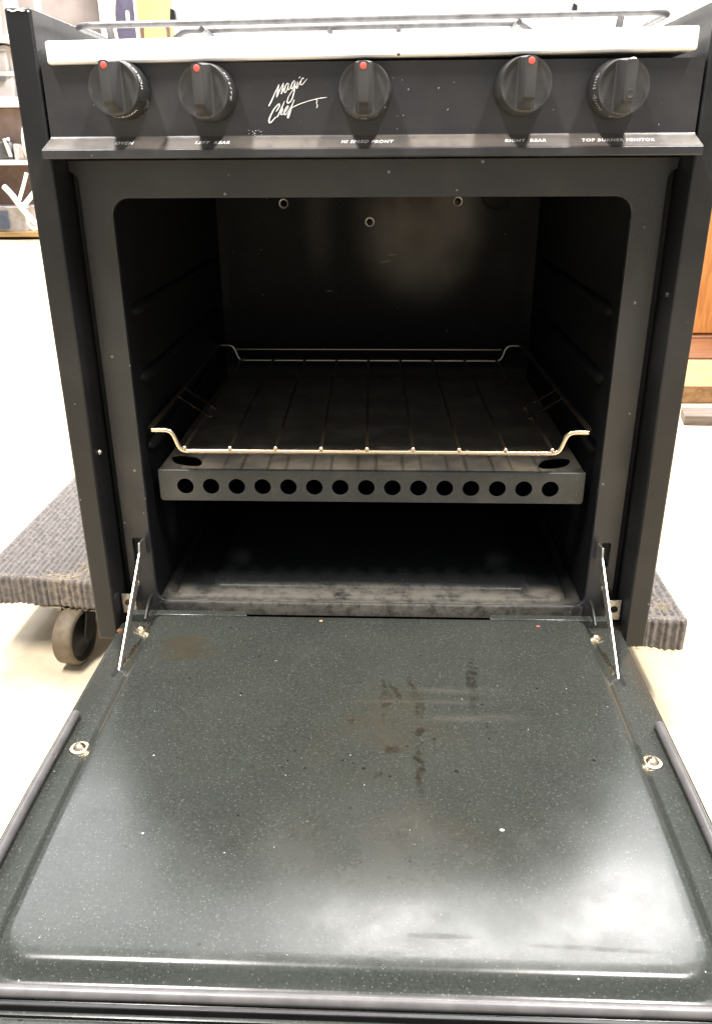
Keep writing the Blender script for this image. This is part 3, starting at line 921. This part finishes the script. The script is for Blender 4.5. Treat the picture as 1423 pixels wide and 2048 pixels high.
# screws, rear ones beside the hinges
for x, y in ((-0.2130, -0.0135), (0.2090, -0.0162), (-0.2122, -0.1822), (0.2116, -0.1850)):
    bm = bmesh.new()
    zb = 0.0190
    Mx = Matrix.Translation((x, y, zb))
    lathe(bm, [(0, 0.0046), (0.0012, 0.0045), (0.0028, 0.0038), (0.0040, 0.0024), (0.0045, 0.0013), (0.0047, 0.0011), (0.0070, 0.0010), (0.0075, 0.0004), (0.0076, -0.0006)], Mx, 28)
    obj('screw', bm, M_brass, door, smooth=True, angle=0.7)
bm = bmesh.new()
lathe(bm, [(0, 0.0012), (0.0024, 0.0009), (0.0030, 0)], Matrix.Translation((-0.2325, -0.0150, 0.0188)), 16)
obj('screw', bm, M_rust, door, smooth=True)
for s in (-1, 1):
    bm = bmesh.new()
    P = [(s*0.2115, -0.060), (s*0.2170, -0.063), (s*0.2185, -0.088), (s*0.2150, -0.089), (s*0.2135, -0.075)]
    prism(bm, P, 'z', 0.0184, 0.01925)
    obj('arm_slot_shade', bm, M_gapdark, door)
    bm = bmesh.new()
    prism(bm, [(s*0.2075, -0.040), (s*0.2125, -0.040), (s*0.2125, -0.072), (s*0.2105, -0.074)], 'z', 0.0186, 0.0198)
    obj('hinge_tab', bm, M_brass, door, bevel=0.0004)

# ================================================================ oven rack (rests on the guides)
rack = empty('oven_rack', (0, 0.0427, 0.1976))
tag(rack, 'chromed wire oven rack resting inside the black oven', 'oven rack')
RY0, RY1, ZL, ZU, XU, XL = 0.0427, 0.4093, 0.1776, 0.1976, 0.1976, 0.1740
def robj(name, bm, mat=None):
    o = obj(name, bm, mat or M_wire, rack, smooth=True, angle=1.2)
    o.location = -Vector(rack.location)
    return o
def sk(y): return -0.0012-0.0075*(y-RY0)/(RY1-RY0)      # the rack sits very slightly askew
for nm, y in (('front_bar', RY0), ('rear_bar', RY1)):
    bm = bmesh.new(); o_ = sk(y)
    pts = fillet([(-XU+o_, y, ZU), (-XL-0.006+o_, y, ZU), (-XL+0.001+o_, y, ZL), (XL-0.001+o_, y, ZL), (XL+0.006+o_, y, ZU), (XU+o_, y, ZU)], 0.0065, 7)
    tube(bm, pts, 0.0024, 12)
    robj(nm, bm, M_wire if nm == 'front_bar' else M_dimwire)
for s in (-1, 1):
    bm = bmesh.new()
    tube(bm, fillet([(s*(XU-0.002)+sk(RY0), RY0, ZU), (s*(XU+0.0030)+sk(RY0), RY0+0.004, ZU), (s*(XU+0.0030)+sk(RY1), RY1-0.004, ZU), (s*(XU-0.002)+sk(RY1), RY1, ZU)], 0.004, 5), 0.0024, 12)
    robj('side_rail', bm, M_rod)
    for y in (0.154, 0.187):
        bm = bmesh.new(); tube(bm, [(s*(XU+0.002)+sk(y), y+0.012, ZU-0.0035), (s*(XL-0.012)+sk(y), y-0.014, ZL+0.0028)], 0.0017, 8)
        robj('cross_tie', bm)
bm = bmesh.new(); tube(bm, [(-0.1765+sk(RY1), RY1+0.0035, ZU-0.006), (0.1735+sk(RY1), RY1+0.0035, ZU-0.006)], 0.0015, 8)
robj('guard_wire', bm, M_dimwire)
for k in range(9):
    x = -0.1690+k*0.0420
    bm = bmesh.new()
    zt = ZL+0.0030
    tube(bm, [(x+sk(RY0), RY0-0.0018, zt), (x+sk(RY0), RY0+0.006, zt), (x*0.995+sk(RY1), RY1+0.001, zt)], 0.0015, 8)
    nf = len(bm.faces)
    lathe(bm, [(0, 0.0012), (0.0013, 0.0009), (0.0021, 0), (0.0013, -0.0012), (0, -0.0016)], Matrix.Translation((x+sk(RY0), RY0-0.0016, zt)) @ Matrix.Rotation(PI/2, 4, 'X'), 10)
    bm.faces.ensure_lookup_table()
    for f in bm.faces[nf:]: f.material_index = 1
    robj('rod', bm, [M_rod, M_wire])

# ================================================================ burner grate on the cooktop
gr = empty('burner_grate', (0, 0.20, 0.5075))
tag(gr, 'long grey wire burner grate lying across the white cooktop', 'grate')
def gobj(name, bm):
    o = obj(name, bm, M_grate, gr, smooth=True, angle=1.0); o.location = -Vector(gr.location); return o
GZ = 0.5215
zs = lambda x: GZ+0.0105*x*0.9
bm = bmesh.new()
lp = [(p[0], p[1], zs(p[0])) for p in rrect(-0.2270, 0.2245, 0.045, 0.345, 0.016, 6)]
tube(bm, lp, 0.0023, 10, cyc=True); gobj('frame_wire', bm)
for y, x0, x1 in ((0.086, -0.150, 0.118), (0.215, -0.222, 0.220)):
    bm = bmesh.new()
    tube(bm, fillet([(x0-0.012, y+0.006, zs(x0)-0.006), (x0, y, zs(x0)), (x1, y, zs(x1)), (x1+0.012, y+0.006, zs(x1)-0.006)], 0.004, 4), 0.0022, 10)
    gobj('cross_wire', bm)
for x in (-0.128, -0.032, 0.022, 0.112):
    bm = bmesh.new()
    tube(bm, [(x, 0.0690 if abs(x) < 0.05 else 0.045, zs(x)-0.0042), (x, 0.12, zs(x)-0.0042), (x*0.9, 0.34, zs(x)-0.0042)], 0.0021, 10)
    gobj('finger', bm)
for x, y in ((-0.200, 0.052), (0.188, 0.052), (-0.200, 0.338), (0.188, 0.338)):
    bm = bmesh.new(); tube(bm, [(x, y-0.004, zs(x)), (x, y, zs(x)-0.005), (x, y+0.002, 0.5062+x*0.0105)], [0.0026, 0.0028, 0.0030], 8)
    gobj('foot', bm)

# ================================================================ furniture dolly
dolly = empty('furniture_dolly', (0, 0.3, FZ))
tag(dolly, 'low wooden dolly wrapped in grey ribbed carpet under the oven', 'dolly')
def dobj(name, bm, mat, parent=None, **kw):
    o = obj(name, bm, mat, parent or dolly, **kw)
    if parent is None: o.location = -Vector(dolly.location)
    return o
t = NT('grey_carpet')
n1 = t.ramp(t.noise(160, 4, 0.7), 0.32, 0.68)
n2 = t.ramp(t.noise(9, 4, 0.6), 0.35, 0.7)
n3 = t.ramp(t.noise(1100, 2, 0.6), 0.35, 0.7)
c = t.mix(n1, (0.125, 0.112, 0.106), (0.300, 0.275, 0.262))
c = t.mix(t.math('MULTIPLY', n3, 0.45), c, (0.23, 0.215, 0.21))
c = t.mix(t.math('MULTIPLY', n2, 0.35), c, (0.17, 0.155, 0.14))
dusty = t.math('MULTIPLY', t.add(t.ell(-0.335, 0.1235, 0.035, 0.012, 0.9), t.ell(-0.315, 0.150, 0.022, 0.02, 1.0), t.ell(0.2985, 0.078, 0.012, 0.012, 0.9)), t.ramp(t.noise(150, 5, 0.7), 0.4, 0.65))
c = t.mix(t.math('MULTIPLY', dusty, 0.8), c, (0.52, 0.44, 0.33))
fl = t.specks(120, 0.14, 0.10, 2.0)
c = t.mix(t.math('MULTIPLY', fl, 0.6), c, (0.45, 0.38, 0.28))
t.bump(t.noise(900, 3, 0.7), 0.7, 0.002)
M_carpet = t.done(c, 0.95, 0.0, 0.1)
DX0, DX1, DYB = -0.4385, 0.3180, 0.66
def fy(x): return 0.1325-0.1045*(x-DX0)
TH = 0.0395
rnd = random.Random(3)
bm = bmesh.new()
nx = 1000
prof = []
# cross-section: from under the front edge, up the front face, rounded nose, back across the top
ny_front, ny_top = 16, 150
sec = [(0.012, -TH)]+[(0.0, -TH+0.004+(TH-0.008)*k/ny_front) for k in range(ny_front+1)]+[(0.0012, -0.0016), (0.0040, -0.0004)]
sec += [(0.0065+(0.30)*(k/ny_top)**1.25, -0.0002) for k in range(ny_top+1)]+[(0.5, -0.0002), (0.525, -0.004), (0.525, -TH)]
cols = []
for i in range(nx+1):
    x = DX0+(DX1-DX0)*i/nx
    ph = 2*PI*(x)/0.0070
    rib = (0.5+0.5*math.cos(ph))**0.7
    col = []
    for j, (dy, z) in enumerate(sec):
        w = 0.0024*rib+rnd.uniform(-0.00025, 0.00025)+0.0005*math.sin(dy*950+3*math.sin(ph*0.5))
        y = fy(x)+dy
        front = dy < 0.001
        if front: v = (x+rnd.uniform(-.0002, .0002), y-w-rnd.uniform(0, 0.0004), z+rnd.uniform(-.0003, .0003)+(0.0012*math.sin(x*140) if j < 2 else 0))
        else: v = (x+rnd.uniform(-.0002, .0002), y, z-0.0024+w if 0.004 < dy < 0.4 else z-0.0005)
        col.append(bm.verts.new(v))
    cols.append(col)
for a, b in zip(cols, cols[1:]):
    for j in range(len(sec)-1):
        bm.faces.new((a[j], b[j], b[j+1], a[j+1]))
bm.faces.new(cols[0]); bm.faces.new(cols[-1][::-1])
bm.faces.new([c_[0] for c_ in cols]+[c_[-1] for c_ in cols[::-1]])
deck = dobj('carpeted_deck', bm, M_carpet, smooth=True, angle=1.6)
# pulled threads and lint on the front edge
M_lint = plain('pale_lint', (0.50, 0.42, 0.31), 0.95)
bm = bmesh.new()
def lint(cx, cy, cz, n, sx, sy, r, ln):
    for _ in range(n):
        p = Vector((cx+rnd.gauss(0, sx), cy+rnd.gauss(0, sy), cz+abs(rnd.gauss(0, 0.0012)))); pts = [p.copy()]
        d = Vector((rnd.gauss(0, 1), rnd.gauss(0, 0.7), rnd.gauss(0, 0.25))).normalized()
        for _k in range(5):
            d = (d+Vector((rnd.gauss(0, .5), rnd.gauss(0, .5), rnd.gauss(0, .3)))).normalized()
            p = p+d*ln; p.z = max(p.z, -0.001); pts.append(p.copy())
        tube(bm, pts, r, 4)
lint(-0.335, fy(-0.335)+0.004, 0.0004, 60, 0.014, 0.0025, 0.00016, 0.0022)
lint(-0.325, fy(-0.325)+0.030, 0.0006, 26, 0.003, 0.004, 0.00016, 0.0018)
lint(-0.305, fy(-0.305)+0.012, 0.0006, 30, 0.010, 0.008, 0.00014, 0.0020)
lint(0.2985, fy(0.2985)+0.020, 0.0006, 40, 0.004, 0.004, 0.0002, 0.0020)
for _ in range(500):     # short carpet fuzz along the silhouette edges
    q = rnd.random()
    if q < 0.45: x = rnd.uniform(DX0, -0.30); p = Vector((x, fy(x), rnd.choice((-0.001, -TH+0.001))))
    elif q < 0.7: x = rnd.uniform(0.27, DX1); p = Vector((x, fy(x), rnd.choice((-0.001, -TH+0.001))))
    else:
        x = DX1 if rnd.random() < .6 else DX0; p = Vector((x, fy(x)+rnd.uniform(0, 0.3), -0.001))
    d = Vector((rnd.gauss(0, 1), -abs(rnd.gauss(0, .6)), rnd.gauss(0, 0.8))).normalized()*rnd.uniform(0.001, 0.0032)
    tube(bm, [p, p+d*0.6, p+d+Vector((rnd.gauss(0, .0006), 0, rnd.gauss(0, .0006)))], 0.0002, 3)
tag(dobj('lint', bm, M_lint), kind='stuff')
# swivel casters
t = NT('caster_tread')
c = t.mix(t.ramp(t.noise(60, 5, .65), .35, .65), (0.115, 0.085, 0.055), (0.185, 0.145, 0.095))
M_tread = t.done(c, 0.6)
M_hub = plain('caster_hub', (0.010, 0.009, 0.008), 0.6, 0.0, 0.4, 80)
WR = 0.0325
def caster(x, y, rot):
    e = empty('caster', (x, y-0.3, 0), dolly)
    e.rotation_euler = (0, 0, rot)
    zc = WR+0.0005
    Mx = Matrix.Translation((0, -0.012, zc)) @ Matrix.Rotation(PI/2, 4, 'Y')
    bm = bmesh.new()
    hw = 0.0115
    lathe(bm, [(WR-0.0045, -hw), (WR-0.0020, -hw+0.0004), (WR-0.0004, -hw+0.0022), (WR, 0), (WR-0.0004, hw-0.0022), (WR-0.0020, hw-0.0004), (WR-0.0045, hw)], Mx, 40)
    obj('tread', bm, M_tread, e, smooth=True, angle=0.9)
    bm = bmesh.new()
    lathe(bm, [(0, hw+0.003), (0.005, hw+0.003), (0.007, hw-0.001), (0.014, hw-0.004), (WR-0.009, hw-0.004), (WR-0.006, hw-0.0006), (WR-0.0045, hw), (WR-0.0045, -hw),
               (WR-0.006, -hw+0.0006), (WR-0.009, -hw+0.004), (0.014, -hw+0.004), (0.007, -hw+0.001), (0.005, -hw-0.003), (0, -hw-0.003)], Mx, 36)
    obj('hub', bm, M_hub, e, smooth=True, angle=0.6)
    bm = bmesh.new()
    for s in (-1, 1):
        prism(bm, [(-0.017, zc-0.006), (-0.006, zc-0.008), (0.022, 0.0625), (-0.006, 0.0625), (-0.017, zc+0.006)], 'x', s*0.0150-0.001, s*0.0150+0.001)
    box(bm, -0.016, 0.016, -0.006, 0.022, 0.0625, 0.0643)
    obj('fork', bm, M_leaf, e, bevel=0.0005)
for x, y, r in ((-0.3335, 0.118, -0.14), (0.255, 0.215, -0.4), (-0.38, 0.58, 0.6), (0.25, 0.52, 0.2)):
    caster(x, y+0.012, r)
bm = bmesh.new(); box(bm, -0.372, -0.296, 0.128, 0.185, -0.0415, -0.0398)
dobj('mounting_plate', bm, M_steel)

# ================================================================ behind on the right: cabinet and boards
def wood(name, a, b, rough=0.5, scale=(1, 14, 1), n=6):
    t = NT(name)
    g = t.noise(n, 6, 0.65, t.scaled(scale), 0.6)
    c = t.mix(t.ramp(g, 0.32, 0.68), a, b)
    g2 = t.ramp(t.noise(60, 4, 0.6, t.scaled(scale)), 0.5, 0.7)
    c = t.mix(t.math('MULTIPLY', g2, 0.3), c, tuple(x*0.5 for x in a))
    return t.done(c, rough)
M_oak = wood('orange_oak', (0.36, 0.135, 0.034), (0.48, 0.20, 0.056), 0.4, (14, 14, 1.2))
M_oakdark = wood('dark_oak', (0.12, 0.045, 0.015), (0.19, 0.075, 0.028), 0.5, (1, 14, 14))
M_pine = wood('raw_pine', (0.27, 0.16, 0.060), (0.40, 0.26, 0.11), 0.7, (1.2, 14, 14))
M_bark = wood('rough_sawn_pine', (0.14, 0.065, 0.022), (0.28, 0.16, 0.07), 0.8, (5, 14, 10))
M_greywood = wood('weathered_wood', (0.10, 0.075, 0.06), (0.20, 0.16, 0.13), 0.85, (1.5, 14, 14))
cab = empty('wooden_cabinet', (1.5, 2.1, FZ))
tag(cab, 'orange oak cabinet standing on the floor right of the oven', 'cabinet')
def cobj(name, bm, mat, **kw):
    o = obj(name, bm, mat, cab, **kw); o.location = -Vector(cab.location); return o
bm = bmesh.new(); box(bm, 0.84, 1.9, 1.92, 2.4, FZ+0.0, 0.50); cobj('carcass', bm, M_oak)
bm = bmesh.new(); box(bm, 0.86, 1.34, 1.902, 1.918, -0.080, 0.485); cobj('door', bm, M_oak, bevel=0.003)
bm = bmesh.new(); box(bm, 0.83, 1.9, 1.88, 1.9185, FZ, -0.084); cobj('plinth', bm, M_oakdark, bevel=0.003)
bm = bmesh.new(); box(bm, 0.70, 1.9, 1.56, 1.80, FZ, -0.075)
tag(obj('wood_plank', bm, M_oakdark, bevel=0.003), 'dark stained plank lying on the floor against the orange cabinet', 'plank')
bm = bmesh.new(); box(bm, 0.56, 1.5, 1.205, 1.47, FZ+0.0005, -0.062)
tag(obj('wood_plank', bm, [M_pine], bevel=0.002), 'thick pale yellow pine board with rough brown front edge', 'plank')
bm = bmesh.new()
pts = []
for k in range(25):
    x = 0.56+0.94*k/24
    pts.append((x, 1.2045-0.002*random.random()))
prism(bm, pts+[(1.5, 1.2049), (0.56, 1.2049)], 'z', FZ+0.004, -0.0635)
obj('bark_edge', bm, M_bark, bpy.data.objects['wood_plank.001'])
bm = bmesh.new(); prism(bm, [(0.6450, 1.035), (1.3, 1.005), (1.3, 1.075), (0.660, 1.105)], 'z', FZ+0.0005, FZ+0.021)
tag(obj('wood_plank', bm, M_greywood, bevel=0.0015), 'thin weathered grey board nearest the oven on the floor', 'plank')

# ================================================================ behind on the left: shelf with clutter
M_shelf = plain('shelf_board', (0.66, 0.63, 0.60), 0.6, 0.0, 0.08, 5)
M_post = plain('shelf_post', (0.42, 0.40, 0.39), 0.5, 0.3)
SX0, SX1, SY0, SY1 = -3.5, -2.36, 5.3, 5.75
shelf = empty('storage_shelf', (-2.9, 5.5, FZ))
tag(shelf, 'pale garage storage shelf crowded with bins and boxes', 'shelf')
def sobj(name, bm, mat, **kw):
    o = obj(name, bm, mat, shelf, **kw); o.location = -Vector(shelf.location); return o
for z0, z1 in ((1.107, 1.152), (0.735, 0.792), (0.380, 0.412), (-0.085, -0.050)):
    bm = bmesh.new(); box(bm, SX0, SX1, SY0, SY1, z0, z1)
    sobj('shelf_board', bm, M_shelf if z1 > 0 else M_pine, bevel=0.004)
for x in (SX0+0.02, SX1-0.02):
    for y in (SY0+0.03, SY1-0.02):
        bm = bmesh.new(); box(bm, x-0.018, x+0.018, y-0.018, y+0.018, FZ, 1.7); sobj('post', bm, M_post)
bm = bmesh.new(); box(bm, SX0, SX1, SY1+0.002, SY1+0.012, FZ, 0.735)
sobj('back_sheet', bm, plain('brown_board', (0.17, 0.12, 0.105), 0.8))
M_bin = plain('grey_bin_plastic', (0.25, 0.23, 0.225), 0.5, 0.0, 0.1, 8)
M_bind = plain('charcoal_plastic', (0.07, 0.068, 0.072), 0.5)
def bin_(x0, x1, y0, y1, z0, z1, label, mat=M_bin, grp='grey bins on the storage shelf'):
    cx, cy = (x0+x1)/2, (y0+y1)/2
    bm = bmesh.new()
    def q(ix, z): return [(p[0], p[1], z) for p in rrect(x0+ix, x1-ix, y0+ix, y1-ix, 0.015, 4)]
    h = z1-z0
    loft(bm, [q(0.02, z0), q(0.006, z0+h*0.8), q(0.006, z1-0.03), q(0.0, z1-0.028), q(0.0, z1), q(0.004, z1), q(0.012, z1-0.02), q(0.024, z0+0.006)], cap0=True)
    o = tag(obj('storage_bin', bm, mat, smooth=True, angle=0.6), label, 'bin', grp)
    bm = bmesh.new(); prism(bm, rrect(x1-0.16, x1-0.05, z0+h*0.62, z0+h*0.82, 0.012, 3), 'y', y0-0.002, y0+0.004)
    obj('handle', bm, M_bind, o)
bin_(-2.82, -2.475, 5.32, 5.6, 1.1522, 1.40, 'grey bin on the highest board of the storage shelf')
bin_(-2.86, -2.452, 5.32, 5.6, 0.7922, 0.945, 'lower of two stacked grey bins above the cardboard box')
bin_(-2.86, -2.470, 5.32, 5.6, 0.9455, 1.092, 'upper of two stacked grey bins above the cardboard box')
bm = bmesh.new(); box(bm, -3.0, -2.425, 5.325, 5.62, 0.525, 0.728)
M_card = plain('brown_cardboard', (0.18, 0.13, 0.112), 0.85, 0.0, 0.15, 12)
box_o = None
bm.free()
bm = bmesh.new(); prism(bm, [(-3.0, 0.4125), (-2.52, 0.4125), (-2.50, 0.50), (-2.425, 0.60), (-2.40, 0.7325), (-3.0, 0.7325)], 'y', 5.40, 5.62)
tag(obj('cardboard_box', bm, M_card, bevel=0.006), 'dented brown cardboard box on the middle shelf board', 'box')
# black and white hand tool standing in front of the box
tool = empty('hand_tool', (-2.56, 5.35, 0.4125))
tag(tool, 'small black and white tool standing in front of cardboard box', 'tool')
bm = bmesh.new(); box(bm, -0.09, 0.02, -0.03, 0.03, 0.0, 0.115); obj('body', bm, M_bind, tool, bevel=0.02)
bm = bmesh.new(); tube(bm, [(0.01, -0.035, 0.02), (0.0, -0.04, 0.07), (-0.015, -0.038, 0.125), (0.018, -0.036, 0.128)], 0.012, 8)
obj('handle', bm, M_shelf, tool, smooth=True)
bm = bmesh.new(); box(bm, 0.03, 0.075, -0.03, 0.03, 0.0, 0.10); obj('clamp', bm, M_post, tool, bevel=0.01)
M_cord = plain('white_cord', (0.70, 0.67, 0.62), 0.6)
bm = bmesh.new(); tube(bm, fillet([(-2.395, 5.36, 0.66), (-2.43, 5.33, 0.58), (-2.425, 5.31, 0.47), (-2.415, 5.33, 0.44)], 0.05, 5), [0.018]*1+[0.034]*13, 8)
tag(obj('hose', bm, M_cord, smooth=True), 'thick white hose hanging down beside the cardboard box', 'hose')
bm = bmesh.new()
for pts, r in (([(-2.61, 5.27, 0.245), (-2.56, 5.25, 0.20), (-2.50, 5.24, 0.11), (-2.44, 5.24, 0.03), (-2.36, 5.22, -0.03)], 0.020),
               ([(-2.35, 5.28, 0.27), (-2.42, 5.26, 0.19), (-2.49, 5.25, 0.12)], 0.018), ([(-2.44, 5.27, 0.33), (-2.48, 5.27, 0.24), (-2.52, 5.26, 0.15)], 0.013),
               ([(-2.47, 5.24, 0.05), (-2.46, 5.23, -0.01), (-2.42, 5.22, -0.03), (-2.38, 5.22, 0.0)], 0.012)):
    tube(bm, fillet(pts, 0.05, 4), r, 8)
tag(obj('cable', bm, M_cord, smooth=True), 'tangled white cable lying over the clear tub', 'cable')
tub = empty('plastic_tub', (-2.72, 5.45, -0.05))
tag(tub, 'cloudy plastic tub with dark blue contents on the lowest board', 'tub')
bm = bmesh.new(); loft(bm, [[(p[0], p[1], z) for p in rrect(-0.22+i, 0.22-i, -0.14+i, 0.14-i, 0.02, 4)] for z, i in ((0.001, .02), (0.15, 0), (0.158, -0.006), (0.165, 0))], cap0=True)
obj('body', bm, plain('cloudy_plastic', (0.28, 0.27, 0.275), 0.4), tub, smooth=True, angle=0.6)
bm = bmesh.new(); box(bm, -0.15, 0.09, -0.1475, -0.1400, 0.02, 0.135); obj('contents', bm, plain('blue_grey_cloth', (0.07, 0.085, 0.13), 0.8), tub, bevel=0.003)

# round sign on the white wall behind the cooktop
sign = empty('round_sign', (-1.44, 6.478, 1.36))
tag(sign, 'round navy and yellow sign with a pictured window on wall', 'sign')
SR = 0.66
M_navy = plain('navy_print', (0.045, 0.040, 0.065), 0.4, 0.0, 0.2, 10)
M_yel = plain('yellow_print', (0.33, 0.26, 0.085), 0.45, 0.0, 0.06, 20)
M_brn = plain('brown_print', (0.075, 0.042, 0.03), 0.45)
M_crm = plain('cream_print', (0.62, 0.58, 0.40), 0.45, 0.0, 0.04)
Ry = Matrix.Rotation(PI/2, 4, 'X')
bm = bmesh.new(); lathe(bm, [(0, 0.012), (SR-0.030, 0.012), (SR-0.028, 0.0), (0, 0.0)], Ry, 72); obj('disc', bm, M_navy, sign)
bm = bmesh.new(); lathe(bm, [(SR-0.028, 0.0), (SR-0.028, 0.016), (SR-0.004, 0.016), (SR, 0.012), (SR, 0.0)], Ry, 72); obj('rim', bm, M_crm, sign)
def flat(name, pts, y0, y1, mat):
    bm = bmesh.new(); prism(bm, pts, 'y', y0, y1); return obj(name, bm, mat, sign)
flat('picture_panel', [(-0.46, -0.36), (0.40, -0.36), (0.40, 0.36), (-0.46, 0.36)], -0.0140, -0.0125, M_yel)
flat('panel_edge', [(-0.482, -0.36), (-0.4605, -0.36), (-0.4605, 0.36), (-0.482, 0.36)], -0.0145, -0.0125, M_crm)
for cx in (-0.335, -0.06, 0.21):
    flat('window_border', rrect(cx-0.115, cx+0.115, -0.215, 0.015, 0.012, 4), -0.0155, -0.0142, M_brn)
    flat('window_glass', rrect(cx-0.085, cx+0.085, -0.17, -0.01, 0.05, 6), -0.0170, -0.0157, M_crm if cx > -0.2 else M_yel)
for x, z0, z1 in ((-0.535, -0.30, -0.20), (-0.535, 0.0, 0.08)):
    flat('white_mark', rrect(x-0.014, x+0.014, z0, z1, 0.01, 3), -0.0140, -0.0125, M_crm)
# dark knob and cord on the white wall
knob_bm = bmesh.new(); lathe(knob_bm, [(0, 0.055), (0.030, 0.052), (0.040, 0.03), (0.032, 0.006), (0.018, 0)], Matrix.Translation((-2.10, 6.499, 1.15)) @ Ry, 20)
tag(obj('dark_wall_knob', knob_bm, plain('grey_knob', (0.12, 0.115, 0.12), 0.4), smooth=True), 'dark round knob on the white wall left of sign', 'knob_bm')
bm = bmesh.new(); tube(bm, [(-1.985, 6.49, 1.42), (-1.975, 6.488, 1.30), (-1.955, 6.488, 1.20), (-1.965, 6.488, 1.05), (-1.955, 6.488, 0.9)], 0.012, 8)
tag(obj('hanging_cord', bm, M_post, smooth=True), 'thin grey cord hanging down the white wall', 'cord')
